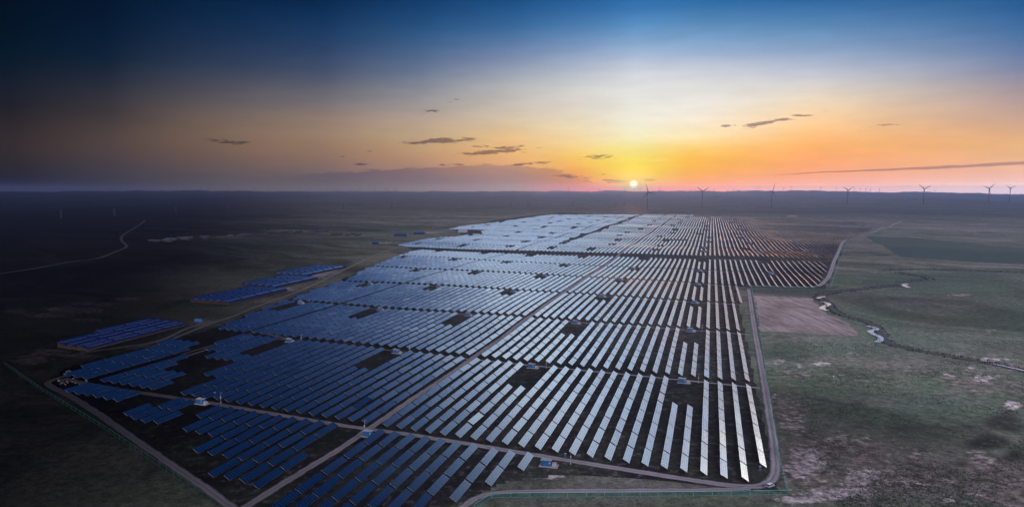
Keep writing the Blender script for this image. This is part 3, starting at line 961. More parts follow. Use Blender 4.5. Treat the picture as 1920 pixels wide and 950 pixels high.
for n in range(1, 7):
    for region, rows in (('A', A_ROWS), ('B', B_ROWS), ('C', C_ROWS), ('R', R_ROWS)):
        for k, u in enumerate(rows):
            v0 = cross(n, u) + 5.5
            for i in range(8):
                v = v0 + 10 + 20 * i
                if region == 'R':
                    if not (n == 4 and k == 0 or n >= 5 and u < far_right(v) - 3):
                        continue
                if region in 'BC' and u < left_edge(v):
                    continue
                if n == 1 and k == 0 and region == 'A' and i == 0:
                    continue
                if hole(u, i, 8, 3 if n < 3 else 2):
                    continue
                if region == 'C' and n == 1 and v < 520:
                    continue
                tables.append((u, v, region, k, i + (n - 1) * 10, n))
allrows = F_ROWS[::-1] + C_ROWS[::-1] + B_ROWS[::-1] + A_ROWS[::-1] + R_ROWS
segs = [(1385, 5), (1490, 7)] + [(1640 + 169 * k, 8) for k in range(13)]
frng = random.Random(3)
for si, (v00, cnt) in enumerate(segs):
    ho = {iu + frng.choice((-18, 0, 9)): frng.choice((2, 2, 3)) for iu in [-15 - 109 * j for j in range(-6, 8)]}
    for u in allrows:
        for i in range(cnt):
            v = v00 - 0.105 * min(u, 30) + 10 + 20 * i
            if u > far_right(v) or not far_ok(u, v):
                continue
            if si >= 2 and abs(u + 351) < 5:       # the second long track
                continue
            if any(abs(u - iu) < 9.1 for iu in ho) and i >= cnt - ho[min(ho, key=lambda q: abs(q - u))] - (si % 2):
                continue
            if si == 3 and -120 < u < -60 and i < 2:
                continue
            tables.append((u, v, 'far', 0, 0, 20 + si))
# front right block, with stepped ends
for k, (u, vt, cnt) in enumerate([(-167, 325, 9), (-158, 324, 9), (-148.5, 323, 8), (-139.5, 322, 8), (-130.5, 321, 7), (-121.5, 320, 6), (-112, 319, 4), (-100.5, 316, 3), (-91.3, 315, 2), (-82, 315, 1)]):
    for i in range(cnt):
        tables.append((u, vt - 10.2 - 20 * i, 'D', k, i, 0))
# front left block
for k, (u, vt, cnt) in enumerate([(-188, 284, 2), (-197, 327, 4), (-206, 328, 4), (-215, 328.5, 4), (-224, 329, 3), (-233, 329.5, 3), (-242, 330, 3), (-251, 331, 2), (-260, 332, 2), (-269, 333, 2), (-278, 333.5, 1)]):
    for i in range(cnt):
        tables.append((u, vt - 10.2 - 20 * i, 'E', k, i, 0))
for k, (u, vt, cnt) in enumerate([(-293, 318, 1), (-302, 338, 2), (-311, 340, 2), (-320, 324, 1)]):
    for i in range(cnt):
        tables.append((u, vt - 10.2 - 20 * i, 'H', k, i, 0))
for k in range(6):
    tables.append((-348 - 9.05 * k, 333 + k * 1.2, 'G', k, 0, 0))
for k in range(12):
    u = -347 - 9.05 * k
    if k == 6:
        continue
    for i in range(7):
        v = 350 + (k * 1.0) + 10 + 20 * i
        if k <= 5 and inpoly(u, v, [(-396, 352), (-340, 345), (-342, 372), (-352, 378), (-358, 396), (-374, 402), (-380, 420), (-398, 428)]):
            tables.append((u, v, 'F', k, i, 0))
        if k > 6 and inpoly(u, v, [(-398, 352), (-428, 358), (-438, 384), (-444, 428), (-449, 480), (-440, 486), (-412, 464), (-402, 440), (-394, 425)]):
            tables.append((u, v, 'F', k, i, 0))

T = np.array([(t[0], t[1]) for t in tables])
TX, TY = uv2xy(T[:, 0], T[:, 1])
TZ = height(TX, TY)
vis = inframe(TX, TY, TZ + 1.7, 6, 4)
dist = np.sqrt(TX ** 2 + TY ** 2 + (TZ - CAM_H) ** 2)
order = [i for i in np.argsort(dist) if vis[i] and tables[i][2] != 'far']
near = set(order[:300])
print('tables', len(tables), 'in view', int(vis.sum()))


def panel_box(cx, cy, cz, L, W, tilt, pitch=0.0, th=0.06):
    ct, st_ = math.cos(tilt), math.sin(tilt)
    s = Vector((ct, 0, -st_)) * (W / 2)
    a = Vector((0, math.cos(pitch), math.sin(pitch))) * (L / 2)
    nrm = Vector((st_, 0, ct)) * th
    c = Vector((cx, cy, cz))
    t_ = [c - s - a, c + s - a, c + s + a, c - s + a]
    return t_ + [p - nrm for p in t_]


# a table is a thing: panel field, frame, four posts
pv = panel_box(0, 0, ZC, LT, WT, TILT)
pf = [(0, 1, 2, 3), (7, 6, 5, 4), (0, 4, 5, 1), (1, 5, 6, 2), (2, 6, 7, 3), (3, 7, 4, 0)]
puv = [(0, 0), (0, 1), (1, 1), (1, 0)] + [(.05, .12)] * 20
panel_me = mesh_np('panel', pv, pf, mats=[M['panel'], M['backsheet'], M['edge']], fmat=[0, 1, 2, 2, 2, 2], uvs=puv)
fr = MB()
ct, st_ = math.cos(TILT), math.sin(TILT)


def on_slope(s, y, dn):
    return (s * ct - dn * st_, y, ZC - s * st_ - dn * ct)


for s in (-1.35, -0.45, 0.45, 1.35):
    fr.tube(on_slope(s, -LT / 2 + .1, .11), on_slope(s, LT / 2 - .1, .11), 0.045, n=4)
for y in (-7.2, -2.4, 2.4, 7.2):
    fr.tube(on_slope(-1.7, y, .2), on_slope(1.7, y, .2), 0.05, n=4)
    fr.tube(on_slope(-1.1, y, .2), (0.2, y, 0.9), 0.035, n=4)
frame_me = fr.build('frame', M['steel'])
pmeshes = []
for s in (-1.1, 1.1):
    p = on_slope(s, 0, .22)
    b = MB()
    b.tube((p[0], 0, -0.3), (p[0], 0, p[2]), 0.06, n=6)
    pmeshes.append(b.build('post', M['steel']).data)
for o in [o for o in sc.objects if o.name.split('.')[0] in ('panel', 'frame', 'post')]:
    bpy.data.objects.remove(o)
panel_me, frame_me = bpy.data.meshes['panel'], bpy.data.meshes['frame']
ORD = ['zeroth', 'first', 'second', 'third', 'fourth', 'fifth', 'sixth', 'seventh', 'eighth', 'ninth', 'tenth', 'eleventh', 'twelfth', 'thirteenth', 'fourteenth', 'fifteenth', 'sixteenth', 'seventeenth',
       'eighteenth', 'nineteenth', 'twentieth', 'twenty-first', 'twenty-second', 'twenty-third', 'twenty-fourth', 'twenty-fifth', 'twenty-sixth', 'twenty-seventh', 'twenty-eighth', 'twenty-ninth', 'thirtieth'] + ['%dth' % i for i in range(31, 90)]


def tint(px):
    return 'dark blue' if px < 640 else ('slate-blue' if px < 960 else 'pale silvery')


TPX, _ = project(TX, TY, TZ + 1.7)
for i in sorted(near, key=lambda q: dist[q]):
    u, v, reg, k, j, n = tables[i]
    c_ = tint(TPX[i])
    if reg == 'A':
        lab = f"{c_} solar table, {ORD[j % 10 + 1]} beyond {'front' if n == 1 else 'second'} track, {ORD[23 - k]} row right of central track"
    elif reg == 'B':
        lab = f"{c_} solar table, {ORD[j % 10 + 1]} beyond {'front' if n == 1 else 'second'} track, {ORD[k + 1]} row left of central track"
    elif reg == 'D':
        lab = f"{c_} solar table, {ORD[j + 1]} this side of front track, {ORD[k + 1]} row right of central track"
    elif reg == 'E':
        lab = f"{c_} solar table, {ORD[j + 1]} from top of {ORD[k + 1]} row left of lower central track"
    elif reg == 'H':
        lab = f"{c_} solar table, {ORD[j + 1]} from top, {ORD[k + 1]} row of small four-row group from right"
    elif reg == 'G':
        lab = f"{c_} solar table, {ORD[k + 1]} from right in the short strip before the far-left track"
    else:
        lab = f"{c_} solar table, {ORD[j + 1]} from near end, {ORD[k + 1]} row from right, far-left corner group"
    e = empty('solar_table', (TX[i], TY[i], TZ[i]), -ROWAZ)
    sx = random.gauss(0, .35) if random.random() < .9 else random.gauss(0, 1.2)
    sy = random.gauss(0, .7) if random.random() < .86 else random.gauss(0, 2.2)
    e.rotation_euler = (R(sx), R(sy), -ROWAZ)
    tag(e, lab, 'solar table', 'solar tables in rows')
    for nm, me in (('panel', panel_me), ('frame', frame_me)):
        link(bpy.data.objects.new(nm, me), e)
    for pm in pmeshes:
        for y in (-7.2, 7.2):
            p = link(bpy.data.objects.new('post', pm), e)
            p.location.y = y

# all the tables beyond those: one mass
rest = [i for i in range(len(tables)) if i not in near]
nR = len(rest)
ri = np.array(rest)
gx, gy, gz = TX[ri], TY[ri], TZ[ri]
e_ = 6.0
# follow the lie of the land along the row
sl = (height(gx + SA * e_, gy + CA * e_) - height(gx - SA * e_, gy - CA * e_)) / (2 * e_)
tl = TILT + R(1) * sstep(T[ri, 0], 110, 320) * sstep(T[ri, 1], 1450, 2100) + np.radians(rng.normal(0, .8, nR) + np.where(rng.random(nR) < .14, rng.normal(0, 2.4, nR), 0))
pt = np.arctan(sl) + np.radians(rng.normal(0, .5, nR))
U = np.array([CA, -SA, 0.0])
Vv = np.array([SA, CA, 0.0])
W_ = np.array([0, 0, 1.0])
s = (np.cos(tl)[:, None] * U - np.sin(tl)[:, None] * W_) * (WT / 2)
a = (np.cos(pt)[:, None] * Vv + np.sin(pt)[:, None] * W_) * (LT / 2)
deep = 0.06 + 0.13 * sstep(T[ri, 0], 90, 200) * sstep(T[ri, 1], 1350, 1700)     # far-right frame edges thickened so they catch more light
nm_ = (np.sin(tl)[:, None] * U + np.cos(tl)[:, None] * W_) * deep[:, None]
c = np.stack([gx, gy, gz + ZC], 1)
tops = [c - s - a, c + s - a, c + s + a, c - s + a]
allv = np.stack(tops + [p - nm_ for p in tops], 1).reshape(-1, 3)
base = (np.arange(nR) * 8)[:, None, None]
faces = (np.array(pf)[None] + base).reshape(-1, 4)
uvs = np.tile(np.array(puv, np.float32), (nR, 1))
fmat = np.tile(np.array([0, 1, 3, 3, 3, 3]), nR)
# posts for those within a kilometre
pv_, pf_ = [], []
nb = len(allv)
for q in range(nR):
    if math.hypot(gx[q], gy[q]) > 900:
        continue
    for sgn, top in ((-1.1, 2.2), (1.1, .95)):
        for y in (-7.2, 7.2):
            X = gx[q] + CA * sgn + SA * y
            Yy = gy[q] - SA * sgn + CA * y
            b0 = nb + len(pv_)
            for zz in (gz[q] - .2, gz[q] + top):
                for dx, dy in ((-.07, -.07), (.07, -.07), (.07, .07), (-.07, .07)):
                    pv_.append((X + dx, Yy + dy, zz))
            pf_ += [(b0 + w, b0 + (w + 1) % 4, b0 + 4 + (w + 1) % 4, b0 + 4 + w) for w in range(4)]
allv = np.vstack([allv, np.array(pv_)])
faces = np.vstack([faces, np.array(pf_)])
uvs = np.vstack([uvs, np.full((len(pf_) * 4, 2), .05, np.float32)])
fmat = np.concatenate([fmat, np.full(len(pf_), 2)])
o = mesh_np('solar_table_field', allv, faces, mats=[M['panel'], M['backsheet'], M['steel'], M['edge']], fmat=fmat, uvs=uvs)
tag(o, 'vast field of solar tables in long rows reaching to the far plain', 'solar tables', kind='stuff')

# ------------------------------------------------------------------ inverter cabins, masts, cabinets
def make_inverter():
    e = empty('inverter_cabin', (0, 0, 0))
    b = MB(); b.box(0, 0, 0.15, 9.0, 4.6, 0.3); b.build('plinth', M['concrete'], e, bevel=.03)
    b = MB(); b.box(-1.2, 0, 1.65, 4.8, 2.6, 2.7); b.build('cabin', M['bluepaint'], e, bevel=.04)
    b = MB(); b.box(-1.2, 0, 3.08, 5.3, 3.1, 0.16); b.box(-2.4, .3, 3.4, 1.6, 1.4, .5); b.build('roof', M['whitepaint'], e, bevel=.03)
    for x in (-2.2, -0.9):
        d = MB(); d.box(x, -1.33, 1.45, 1.1, .06, 2.1); dd = d.build('door', M['bluepaint'], e)
        h = MB(); h.box(x + .4, -1.38, 1.4, .08, .06, .3); h.build('handle', M['grey'], dd)
    b = MB(); b.box(.6, -1.33, 1.9, .8, .05, .8); b.build('vent', M['grey'], e)
    b = MB(); b.box(2.6, 0, 1.05, 1.9, 1.7, 1.5)
    for y in (-.6, -.2, .2, .6):
        b.box(3.65, y, 1.0, .25, .16, 1.2)
        b.tube((2.6 + y, 0, 1.8), (2.6 + y, 0, 2.2), .07)
    b.build('transformer', M['whitepaint'], e)
    return e


def make_mast():
    e = empty('camera_mast', (0, 0, 0))
    b = MB(); b.box(0, 0, .2, .7, .7, .4); b.build('footing', M['concrete'], e)
    b = MB(); b.tube((0, 0, .3), (0, 0, 6.6), .10, .07); b.build('pole', M['whitepaint'], e)
    b = MB(); b.box(0, -.2, 3.6, .55, .4, .9); b.build('box', M['whitepaint'], e)
    b = MB(); b.tube((0, 0, 6.4), (.7, 0, 6.5), .04); b.box(.8, 0, 6.4, .5, .22, .22); b.build('camera', M['whitepaint'], e)
    return e


def make_cabinet():
    e = empty('combiner_cabinet', (0, 0, 0))
    b = MB(); b.box(0, 0, 1.25, 1.0, .6, 1.3); b.build('cabinet', M['bluepaint'], e, bevel=.02)
    b = MB(); b.box(0, 0, 1.95, 1.15, .75, .12); b.build('lid', M['whitepaint'], e)
    for x in (-.4, .4):
        b = MB(); b.box(x, 0, .3, .08, .4, .62); b.build('leg', M['grey'], e)
    return e


cab0 = make_inverter()
mast0 = make_mast()
spots = [(-71, 306, 1), (-171.5, 318, 1), (-296, 338, 1)]
for n in range(2, 7):
    for iu in INV_U:
        if iu > 60 and n < 6 or iu > 200:
            continue
        v = cross(n, iu) - 9
        if iu < left_edge(v) + 8:
            continue
        spots.append((iu, v, n))
TR = {1: 'front', 2: 'second', 3: 'third', 4: 'fourth', 5: 'fifth', 6: 'sixth'}
byn = {}
first = True
for u, v, n in sorted(spots, key=lambda q: (q[2], -q[0])):
    byn[n] = byn.get(n, 0) + 1
    x, y = uv2xy(u, v)
    c_ = cab0 if first else copy_tree(cab0)
    first = False
    c_.location = (x, y, hz(x, y))
    c_.rotation_euler.z = -ROWAZ + random.choice((-.08, 0.02))
    if n == 1:
        lab = ['blue inverter cabin with white transformer near the front track, in bare ground', 'blue inverter cabin at the crossing of the two dirt tracks', 'blue inverter cabin beside front track at the far-left gap in the rows'][byn[n] - 1]
    else:
        lab = f"blue white-roofed inverter cabin, {ORD[byn[n]]} from right along the {TR[n]} cross track"
    tag(c_, lab, 'inverter cabin', 'inverter cabins along the cross tracks')
    if n <= 3:
        mk = mast0 if (n == 1 and byn[n] == 1) else copy_tree(mast0)
        x, y = uv2xy(u + (9.5 if not (n == 1 and byn[n] == 2) else -6.0), v + (2 if n > 1 else 5))
        mk.location = (x, y, hz(x, y))
        tag(mk, 'thin white camera mast ' + ({1: ['by the front cabin in bare ground', 'at the crossing of the two dirt tracks', 'by the far-left gap on the front track'][min(byn[n], 3) - 1]}.get(n) or f"by the {ORD[byn[n]]} cabin from right, {TR[n]} cross track"), 'mast', 'camera masts beside the cabins')
# more cabins far out, too small to show their parts
fi = 0
farlab = []
for si, (v00, cnt) in enumerate(segs[:5]):
    for iu in (-560, -455, -342, -233, -124, -15, 94, 203):
        v = v00 + cnt * 20 - .105 * min(iu, 30) - 12
        if far_left(v) + 20 < iu < far_right(v) - 20:
            x, y = uv2xy(iu, v)
            b = MB(); b.mi = 0; b.box(-1.2, 0, 1.6, 4.8, 2.6, 2.9); b.mi = 1; b.box(-1.2, 0, 3.1, 5.3, 3.1, .2); b.box(2.6, 0, 1.0, 1.9, 1.7, 1.8)
            o = b.build('inverter_cabin', [M['bluepaint'], M['whitepaint']])
            o.location = (x, y, hz(x, y)); o.rotation_euler.z = -ROWAZ
            cn = farlab.count(si) + 1
            farlab.append(si)
            tag(o, f"tiny blue inverter cabin, {ORD[cn]} from left, {ORD[si + 1]} strip beyond the wide bare corridor", 'inverter cabin', 'far inverter cabins')
c0 = make_cabinet()
for i, ((px, py), lab) in enumerate([((1060, 856), 'small blue cabinet with white lid by the front cross track'), ((1425, 880), 'small blue cabinet at the lower end of the rightmost panel row'),
                                     ((403, 741), 'small pale blue cabinet by the left end of the front cross track')]):
    c_ = c0 if i == 0 else copy_tree(c0)
    x, y = at(px, py)
    c_.location = (x, y, hz(x, y))
    tag(c_, lab, 'cabinet')

# ------------------------------------------------------------------ fences
fm = bpy.data.materials.new('fence_mesh')
fm.use_nodes = True
t = NT(fm.node_tree)
tr = t.n('ShaderNodeBsdfTransparent')
df = t.n('ShaderNodeBsdfDiffuse')
df.inputs[0].default_value = (0.035, 0.13, 0.105, 1)
mx = t.n('ShaderNodeMixShader')
mx.inputs[0].default_value = 0.30          # welded wire covers about a third of the sheet seen from here
t.t.links.new(tr.outputs[0], mx.inputs[1]); t.t.links.new(df.outputs[0], mx.inputs[2])
oo = t.n('ShaderNodeOutputMaterial'); t.t.links.new(mx.outputs[0], oo.inputs[0])


fm2 = fm.copy()  # copy for the left fence, shade painted into its colour
fm2.name = 'shaded_fence_mesh'
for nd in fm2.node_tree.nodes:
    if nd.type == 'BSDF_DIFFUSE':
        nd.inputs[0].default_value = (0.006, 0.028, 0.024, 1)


def fence(pts, label, step=7.0, hgt=2.1, rail=.07, paint='fence'):
    pts = densify(pts, step)
    x0, y0 = pts[0]
    z0 = hz(x0, y0)
    e = empty('wire_fence', (x0, y0, z0))
    P_ = [(x - x0, y - y0, hz(x, y) - z0) for x, y in pts]
    vs, fs = [], []
    for x, y, z in P_:
        vs += [(x, y, z + .08), (x, y, z + hgt)]
    fs = [(2 * i, 2 * i + 2, 2 * i + 3, 2 * i + 1) for i in range(len(P_) - 1)]
    mesh_np('wire_mesh', vs, fs, fm if paint == 'fence' else fm2, e)
    b = MB()
    for p, q in zip(P_[:-1], P_[1:]):
        b.tube((p[0], p[1], p[2] + hgt), (q[0], q[1], q[2] + hgt), rail, n=5, caps=False)
        b.tube((p[0], p[1], p[2] + .25), (q[0], q[1], q[2] + .25), rail * .5, n=4, caps=False)
    b.build('rail', M[paint], e)
    b = MB(); b.tube((0, 0, -.2), (0, 0, hgt + .1), .06, n=6)
    pm = b.build('post', M[paint], e)
    pm.location = P_[0]
    stride = max(1, math.ceil(len(P_) / 98))
    for p in P_[stride::stride]:
        q = pm.copy(); link(q, e); q.location = p
    tag(e, label, 'fence', 'green wire fences round the solar farm')
    return e


fence(pxline((890, 953), (922, 932), (1100, 931), (1300, 929), (1477, 926)), 'green wire fence along the front track at the bottom edge')
fence(pxline((1477, 926), (1455, 838), (1438, 720), (1428, 645), (1418, 590), (1409, 537)), 'tall green wire fence running up beside the right perimeter track', rail=.08)
fence(pxline((1409, 537), (1480, 539), (1535, 540)), 'green wire fence along the grass strip above the tilled field', step=9)
fence(pxline((1557, 539), (1566, 515), (1575, 490), (1590, 456)), 'far green wire fence beside the right-hand perimeter track bend', step=12, rail=.1)
fence(pxline((8, 686), (82, 737), (205, 812), (300, 875), (412, 952)), 'green wire fence along the dark field at the lower left', paint='shadedfence')

# ------------------------------------------------------------------ sheds with blue roofs
def make_shed(L, label, near_=True):
    e = empty('long_shed', (0, 0, 0))
    Wd, hi, lo = 11.36, 5.2, 2.0
    hw = Wd / 2 - .5
    zl = lambda x: hi + (lo - hi) * (x + Wd / 2) / Wd - .12
    vs = []
    for y in (0.4, L - .4):
        vs += [(-hw, y, 0), (hw, y, 0), (hw, y, zl(hw)), (-hw, y, zl(-hw))]
    mesh_np('wall', vs, [(0, 1, 2, 3), (7, 6, 5, 4), (1, 5, 6, 2), (0, 3, 7, 4)], M['brick'], e)
    vs = []
    for dz in (0, .14):
        for y in (0, L):
            vs += [(-Wd / 2, y, hi + dz), (Wd / 2, y, lo + dz)]
    rf = mesh_np('roof', vs, [(0, 1, 3, 2)[::-1], (4, 5, 7, 6), (0, 4, 6, 2), (1, 3, 7, 5), (0, 1, 5, 4), (2, 6, 7, 3)], M['blueroof'], e)
    ang = math.atan2(hi - lo, Wd)
    n = max(2, int(L / 26))
    for r_ in range(2 if near_ else 1):
        for i in range(n):
            ps = 26.0 if i < n else 20
            y0 = (i + .5) * L / n
            xx = (-2.6, 1.6)[r_] if near_ else -0.4
            pw = 2.5 if near_ else 5.2
            z = hi + (lo - hi) * (xx + Wd / 2) / Wd + .24
            v8 = panel_box(xx, y0 + (r_ * 2.0 if near_ else 0), z, L / n - 4.0, pw, ang)
            mesh_np('roof_panel', v8, pf, None, e, uvs=puv, mats=[M['roofpanel'], M['backsheet']], fmat=[0, 1, 1, 1, 1, 1])
    for y in np.linspace(6, L - 6, max(3, int(L / 14))):
        b = MB(); b.box(hw + .02, y, .9, .06, 1.2, .6); b.build('window', M['darkglass'], e)
    tag(e, label, 'shed', 'long sheds with blue roofs')
    return e


M['roofpanel'] = panel_material('dark_roof_panel', (0.0004, 0.005, 0.026), (0.0006, 0.010, 0.05), 16, 3, .05)


def shed_row(u0, v0, L, cnt, where, near_, skip=()):
    for i in range(cnt):
        u, v, l = u0 - 11.4 * i, v0 + .9 * i, L
        if i in skip:
            v, l = v + L * .42, L * .58
        e = make_shed(l, f"long brick shed with blue panelled roof, {['lowest', 'second lowest', 'middle', 'second highest', 'highest'][i] if cnt == 5 else ['lowest', 'second lowest', 'second highest', 'highest'][i]} in the {where}", near_)
        x, y = uv2xy(u, v)
        e.location = (x, y, hz(x, y))
        e.rotation_euler.z = -ROWAZ


def pxuv(px, py):
    return xy2uv(*at(px, py))


a = pxuv(162, 660); b_ = pxuv(341, 612)
shed_row(a[0] - 4.5, a[1], b_[1] - a[1], 4, 'near-left row of four', True, skip=(3,))
a = pxuv(428, 570); b_ = pxuv(534, 544)
L1 = b_[1] - a[1]
shed_row(a[0] - 4.5, a[1], L1, 5, 'nearest far-left group of five', False)
b2 = pxuv(596, 522)
shed_row(b2[0] - 4.5, a[1] + L1 + 14, b2[1] - a[1] - L1 - 14, 5, 'middle far-left group of five', False)
b3 = pxuv(648, 502)
shed_row(b3[0] - 4.5, b2[1] + 14, b3[1] - b2[1] - 14, 5, 'farthest far-left group of five', False)

# blue board on two posts
e = empty('signboard', (0, 0, 0))
b = MB(); b.box(0, 0, 5.0, 7.0, .25, 3.0); b.build('board', M['bluepaint'], e, bevel=.03)
for x in (-2.4, 2.4):
    b = MB(); b.tube((x, .2, 0), (x, .2, 4.2), .14); b.build('post', M['brick'], e)
x, y = at(372, 609); e.location = (x, y, hz(x, y))
tag(e, 'blue signboard raised on two brown posts beside the track junction', 'signboard')

# ------------------------------------------------------------------ village, outlying buildings, substation
def house(px, py, w, d, h, rot, wall, roof, label, cat='house', group=None, name='house'):
    x, y = at(px, py)
    e = empty(name, (x, y, hz(x, y)), rot)
    b = MB(); b.box(0, 0, h / 2 - .2, w, d, h + .4); b.build('wall', wall, e)
    vs = [(-w / 2 - .5, -d / 2 - .5, h), (w / 2 + .5, -d / 2 - .5, h), (w / 2 + .5, d / 2 + .5, h), (-w / 2 - .5, d / 2 + .5, h), (-w / 2 - .3, 0, h + d * .28), (w / 2 + .3, 0, h + d * .28)]
    mesh_np('roof', vs, [(0, 1, 5, 4), (2, 3, 4, 5), (1, 2, 5), (3, 0, 4), (3, 2, 1, 0)], roof, e)
    tag(e, label, cat, group)
    return e


hr = random.Random(11)
hs = []
for i in range(46):
    t_ = hr.random()
    px = 285 + 325 * t_
    py = 453.5 - 21 * t_ + hr.uniform(-2.2, 2.2)
    hs.append((px, py))
for i in range(9):
    hs.append((622 + 52 * hr.random(), 441.5 + hr.uniform(-2, 1.5)))
hs.sort()
for i, (px, py) in enumerate(hs):
    wall, roof = hr.choice(((M['mudwall'], M['darkroof']), (M['mudwall'], M['darkroof']), (M['brick'], M['darkroof']), (M['mudwall'], M['darkroof']), (M['mudwall'], M['paleblueroof'])))
    tone = 'blue-roofed' if roof is M['paleblueroof'] else 'dark-roofed'
    house(px, py, hr.uniform(9, 20), hr.uniform(6, 9), hr.uniform(2.6, 3.6), hr.uniform(-.35, .35), wall, roof,
          f"tiny {tone} village house on the left plain, {ORD[i + 1]} from the left", 'house', 'village houses on the left plain')
house(751, 443, 36, 12, 4, .05, M['mudwall'], M['paleblueroof'], 'long blue-roofed barn left of the substation, the left one of two', 'barn', name='barn')
house(786, 438.5, 30, 12, 4, .5, M['mudwall'], M['paleblueroof'], 'long blue-roofed barn left of the substation, the right one of two', 'barn', name='barn')
house(704, 456, 16, 9, 3.5, .1, M['mudwall'], M['paleblueroof'], 'small blue-roofed barn alone on the plain left of the panel field', 'barn', name='barn')
house(868, 437, 26, 14, 5, -.25, M['whitepaint'], M['whitepaint'], 'pale substation building at the left edge of the far panel field', 'building', name='substation_building')
for i, px in enumerate((822, 838, 853, 885, 902)):
    x, y = at(px, 438.5 - (i % 2) * 1.4)
    e = empty('steel_gantry', (x, y, hz(x, y)))
    for q in (-7, 7):
        b = MB(); b.tube((q, 0, 0), (q, 0, 11), .35, .22, n=6); b.build('post', M['steel'], e)
    b = MB(); b.tube((-7.5, 0, 10.4), (7.5, 0, 10.4), .3, n=6)
    for q in (-4, 0, 4):
        b.tube((q, 0, 10.4), (q, 0, 8.8), .15, n=5)
    b.build('beam', M['steel'], e)
    tag(e, f"grey steel gantry in the substation yard, {ORD[i + 1]} from the left", 'gantry', 'substation gantries')

# ------------------------------------------------------------------ wind turbines
def blade_mesh():
    st = [(0.0, 1.1, 1.1, 0), (3, 1.3, 1.0, .2), (9, 2.1, .6, .18), (22, 1.6, .38, .1), (40, 1.0, .22, .05), (56, .55, .12, 0), (60, .12, .06, 0)]
    vs, fs = [], []
    for r_, c2, th, tw in st:
        for k in range(8):
            an = 2 * math.pi * k / 8
            px_, py_ = 1.9 * c2 * math.cos(an), 1.5 * th * math.sin(an)
            vs.append((px_ * math.cos(tw) - py_ * math.sin(tw) + (c2 - 1.1) * .35, px_ * math.sin(tw) + py_ * math.cos(tw), r_))
    n = len(st)
    for i in range(n - 1):
        for k in range(8):
            fs.append((i * 8 + k, i * 8 + (k + 1) % 8, (i + 1) * 8 + (k + 1) % 8, (i + 1) * 8 + k))
    fs += [tuple(range(7, -1, -1)), tuple(range((n - 1) * 8, n * 8))]
    o = mesh_np('blade', vs, fs, M['turbine'], smooth=True)
    me = o.data
    bpy.data.objects.remove(o)
    return me


BL = blade_mesh()


def turbine(hx, hy, bpx, ang, yaw, label):
    d = 60 * FPX / bpx
    x = (hx - CX) / FPX * d
    zh = CAM_H + (YH - hy) / FPX * d
    y = d
    g = hz(x, y) - 1
    e = empty('wind_turbine', (x, y, g), yaw)
    Hh = zh - g
    b = MB(); b.tube((0, 0, 0), (0, 0, Hh - 1.5), 2.6, 1.6, n=16); b.build('tower', M['turbine'], e, smooth=True)
    b = MB(); b.box(0, 2.5, Hh, 4.0, 11, 4.0); b.build('nacelle', M['turbine'], e, bevel=.6)
    b = MB(); b.tube((0, -3.0, Hh), (0, -5.4, Hh), 1.9, 1.7, n=14); b.tube((0, -5.4, Hh), (0, -7.0, Hh), 1.7, .4, n=14)
    hb = b.build('hub', M['turbine'], e, smooth=True)
    for k in range(3):
        q = link(bpy.data.objects.new('blade', BL), hb)
        q.location = (0, -4.6, Hh)
        q.rotation_euler = (0, R(ang + 120 * k), 0)
    tag(e, label, 'wind turbine', 'large wind turbines on the plain')


turbine(1213.5, 360.2, 17.0, -17, .35, 'dark wind turbine just right of the low sun')
turbine(1315.6, 358.5, 15.6, 62, .3, 'wind turbine second from left, two blades raised in a V')
turbine(1445.8, 358.0, 16.5, 22, .5, 'wind turbine third from left with one blade pointing up')
turbine(1587.0, 356.6, 14.6, 61, .2, 'wind turbine fourth from left, two blades in a wide V')
turbine(1729.2, 354.0, 14.8, 65, .1, 'wind turbine third from right, two blades in a V')
turbine(1850.5, 353.3, 14.6, 50, .1, 'wind turbine second from right, right blade raised high')
turbine(1890.0, 353.2, 12.5, 63, .1, 'smaller wind turbine at the far right')


def far_turbine_mesh(name, ang):
    b = MB()
    b.tube((0, 0, -4), (0, 0, 70), 2.2, 1.4, n=8)
    b.box(0, 1, 70, 3.2, 8, 3.2)
    for k in range(3):
        a_ = R(ang + 120 * k)
        b.tube((0, -4, 70), (34 * math.sin(a_), -4, 70 + 34 * math.cos(a_)), 1.5, .4, n=6)
    o = b.build(name, M['turbine'])
    me = o.data
    bpy.data.objects.remove(o)
    return me


FT = [far_turbine_mesh('wind_turbine', q) for q in (0, 20, 45, 70, 95)]
lp = [22, 48, 69, 113, 118, 160, 204, 226, 248, 275, 302, 330, 355, 377, 390, 417, 429, 433, 474, 480, 503, 560, 613, 634, 657, 675, 700, 704, 724, 727, 742]
rp = [1066, 1124, 1171, 1189.5, 1200, 1236, 1283, 1294, 1303, 1338, 1340, 1364, 1375, 1385, 1417, 1423, 1469, 1483, 1539, 1568, 1602, 1613, 1623, 1632, 1649, 1753]
tr_ = random.Random(4)
for grp, lst, side in (('left', lp, 'left of the sun'), ('right', rp, 'right of the sun')):
    for i, px in enumerate(lst):
        rr = tr_.uniform(13000, 13900)
        if grp == 'right' and 1280 < px < 1400:
            rr = tr_.uniform(9500, 12500)
        a_ = math.atan((px - CX) / FPX * math.cos(PITCH))
        x, y = math.sin(a_) * rr, math.cos(a_) * rr
        o = link(bpy.data.objects.new('wind_turbine', tr_.choice(FT)))
        o.location = (x, y, hz(x, y))
        o.scale = (1, 1, 1)
        o.rotation_euler.z = tr_.uniform(-.4, .4)
        tag(o, f"tiny distant wind turbine on the ridge {side}, {ORD[i + 1]} from left", 'wind turbine', 'distant wind turbines on the ridge')

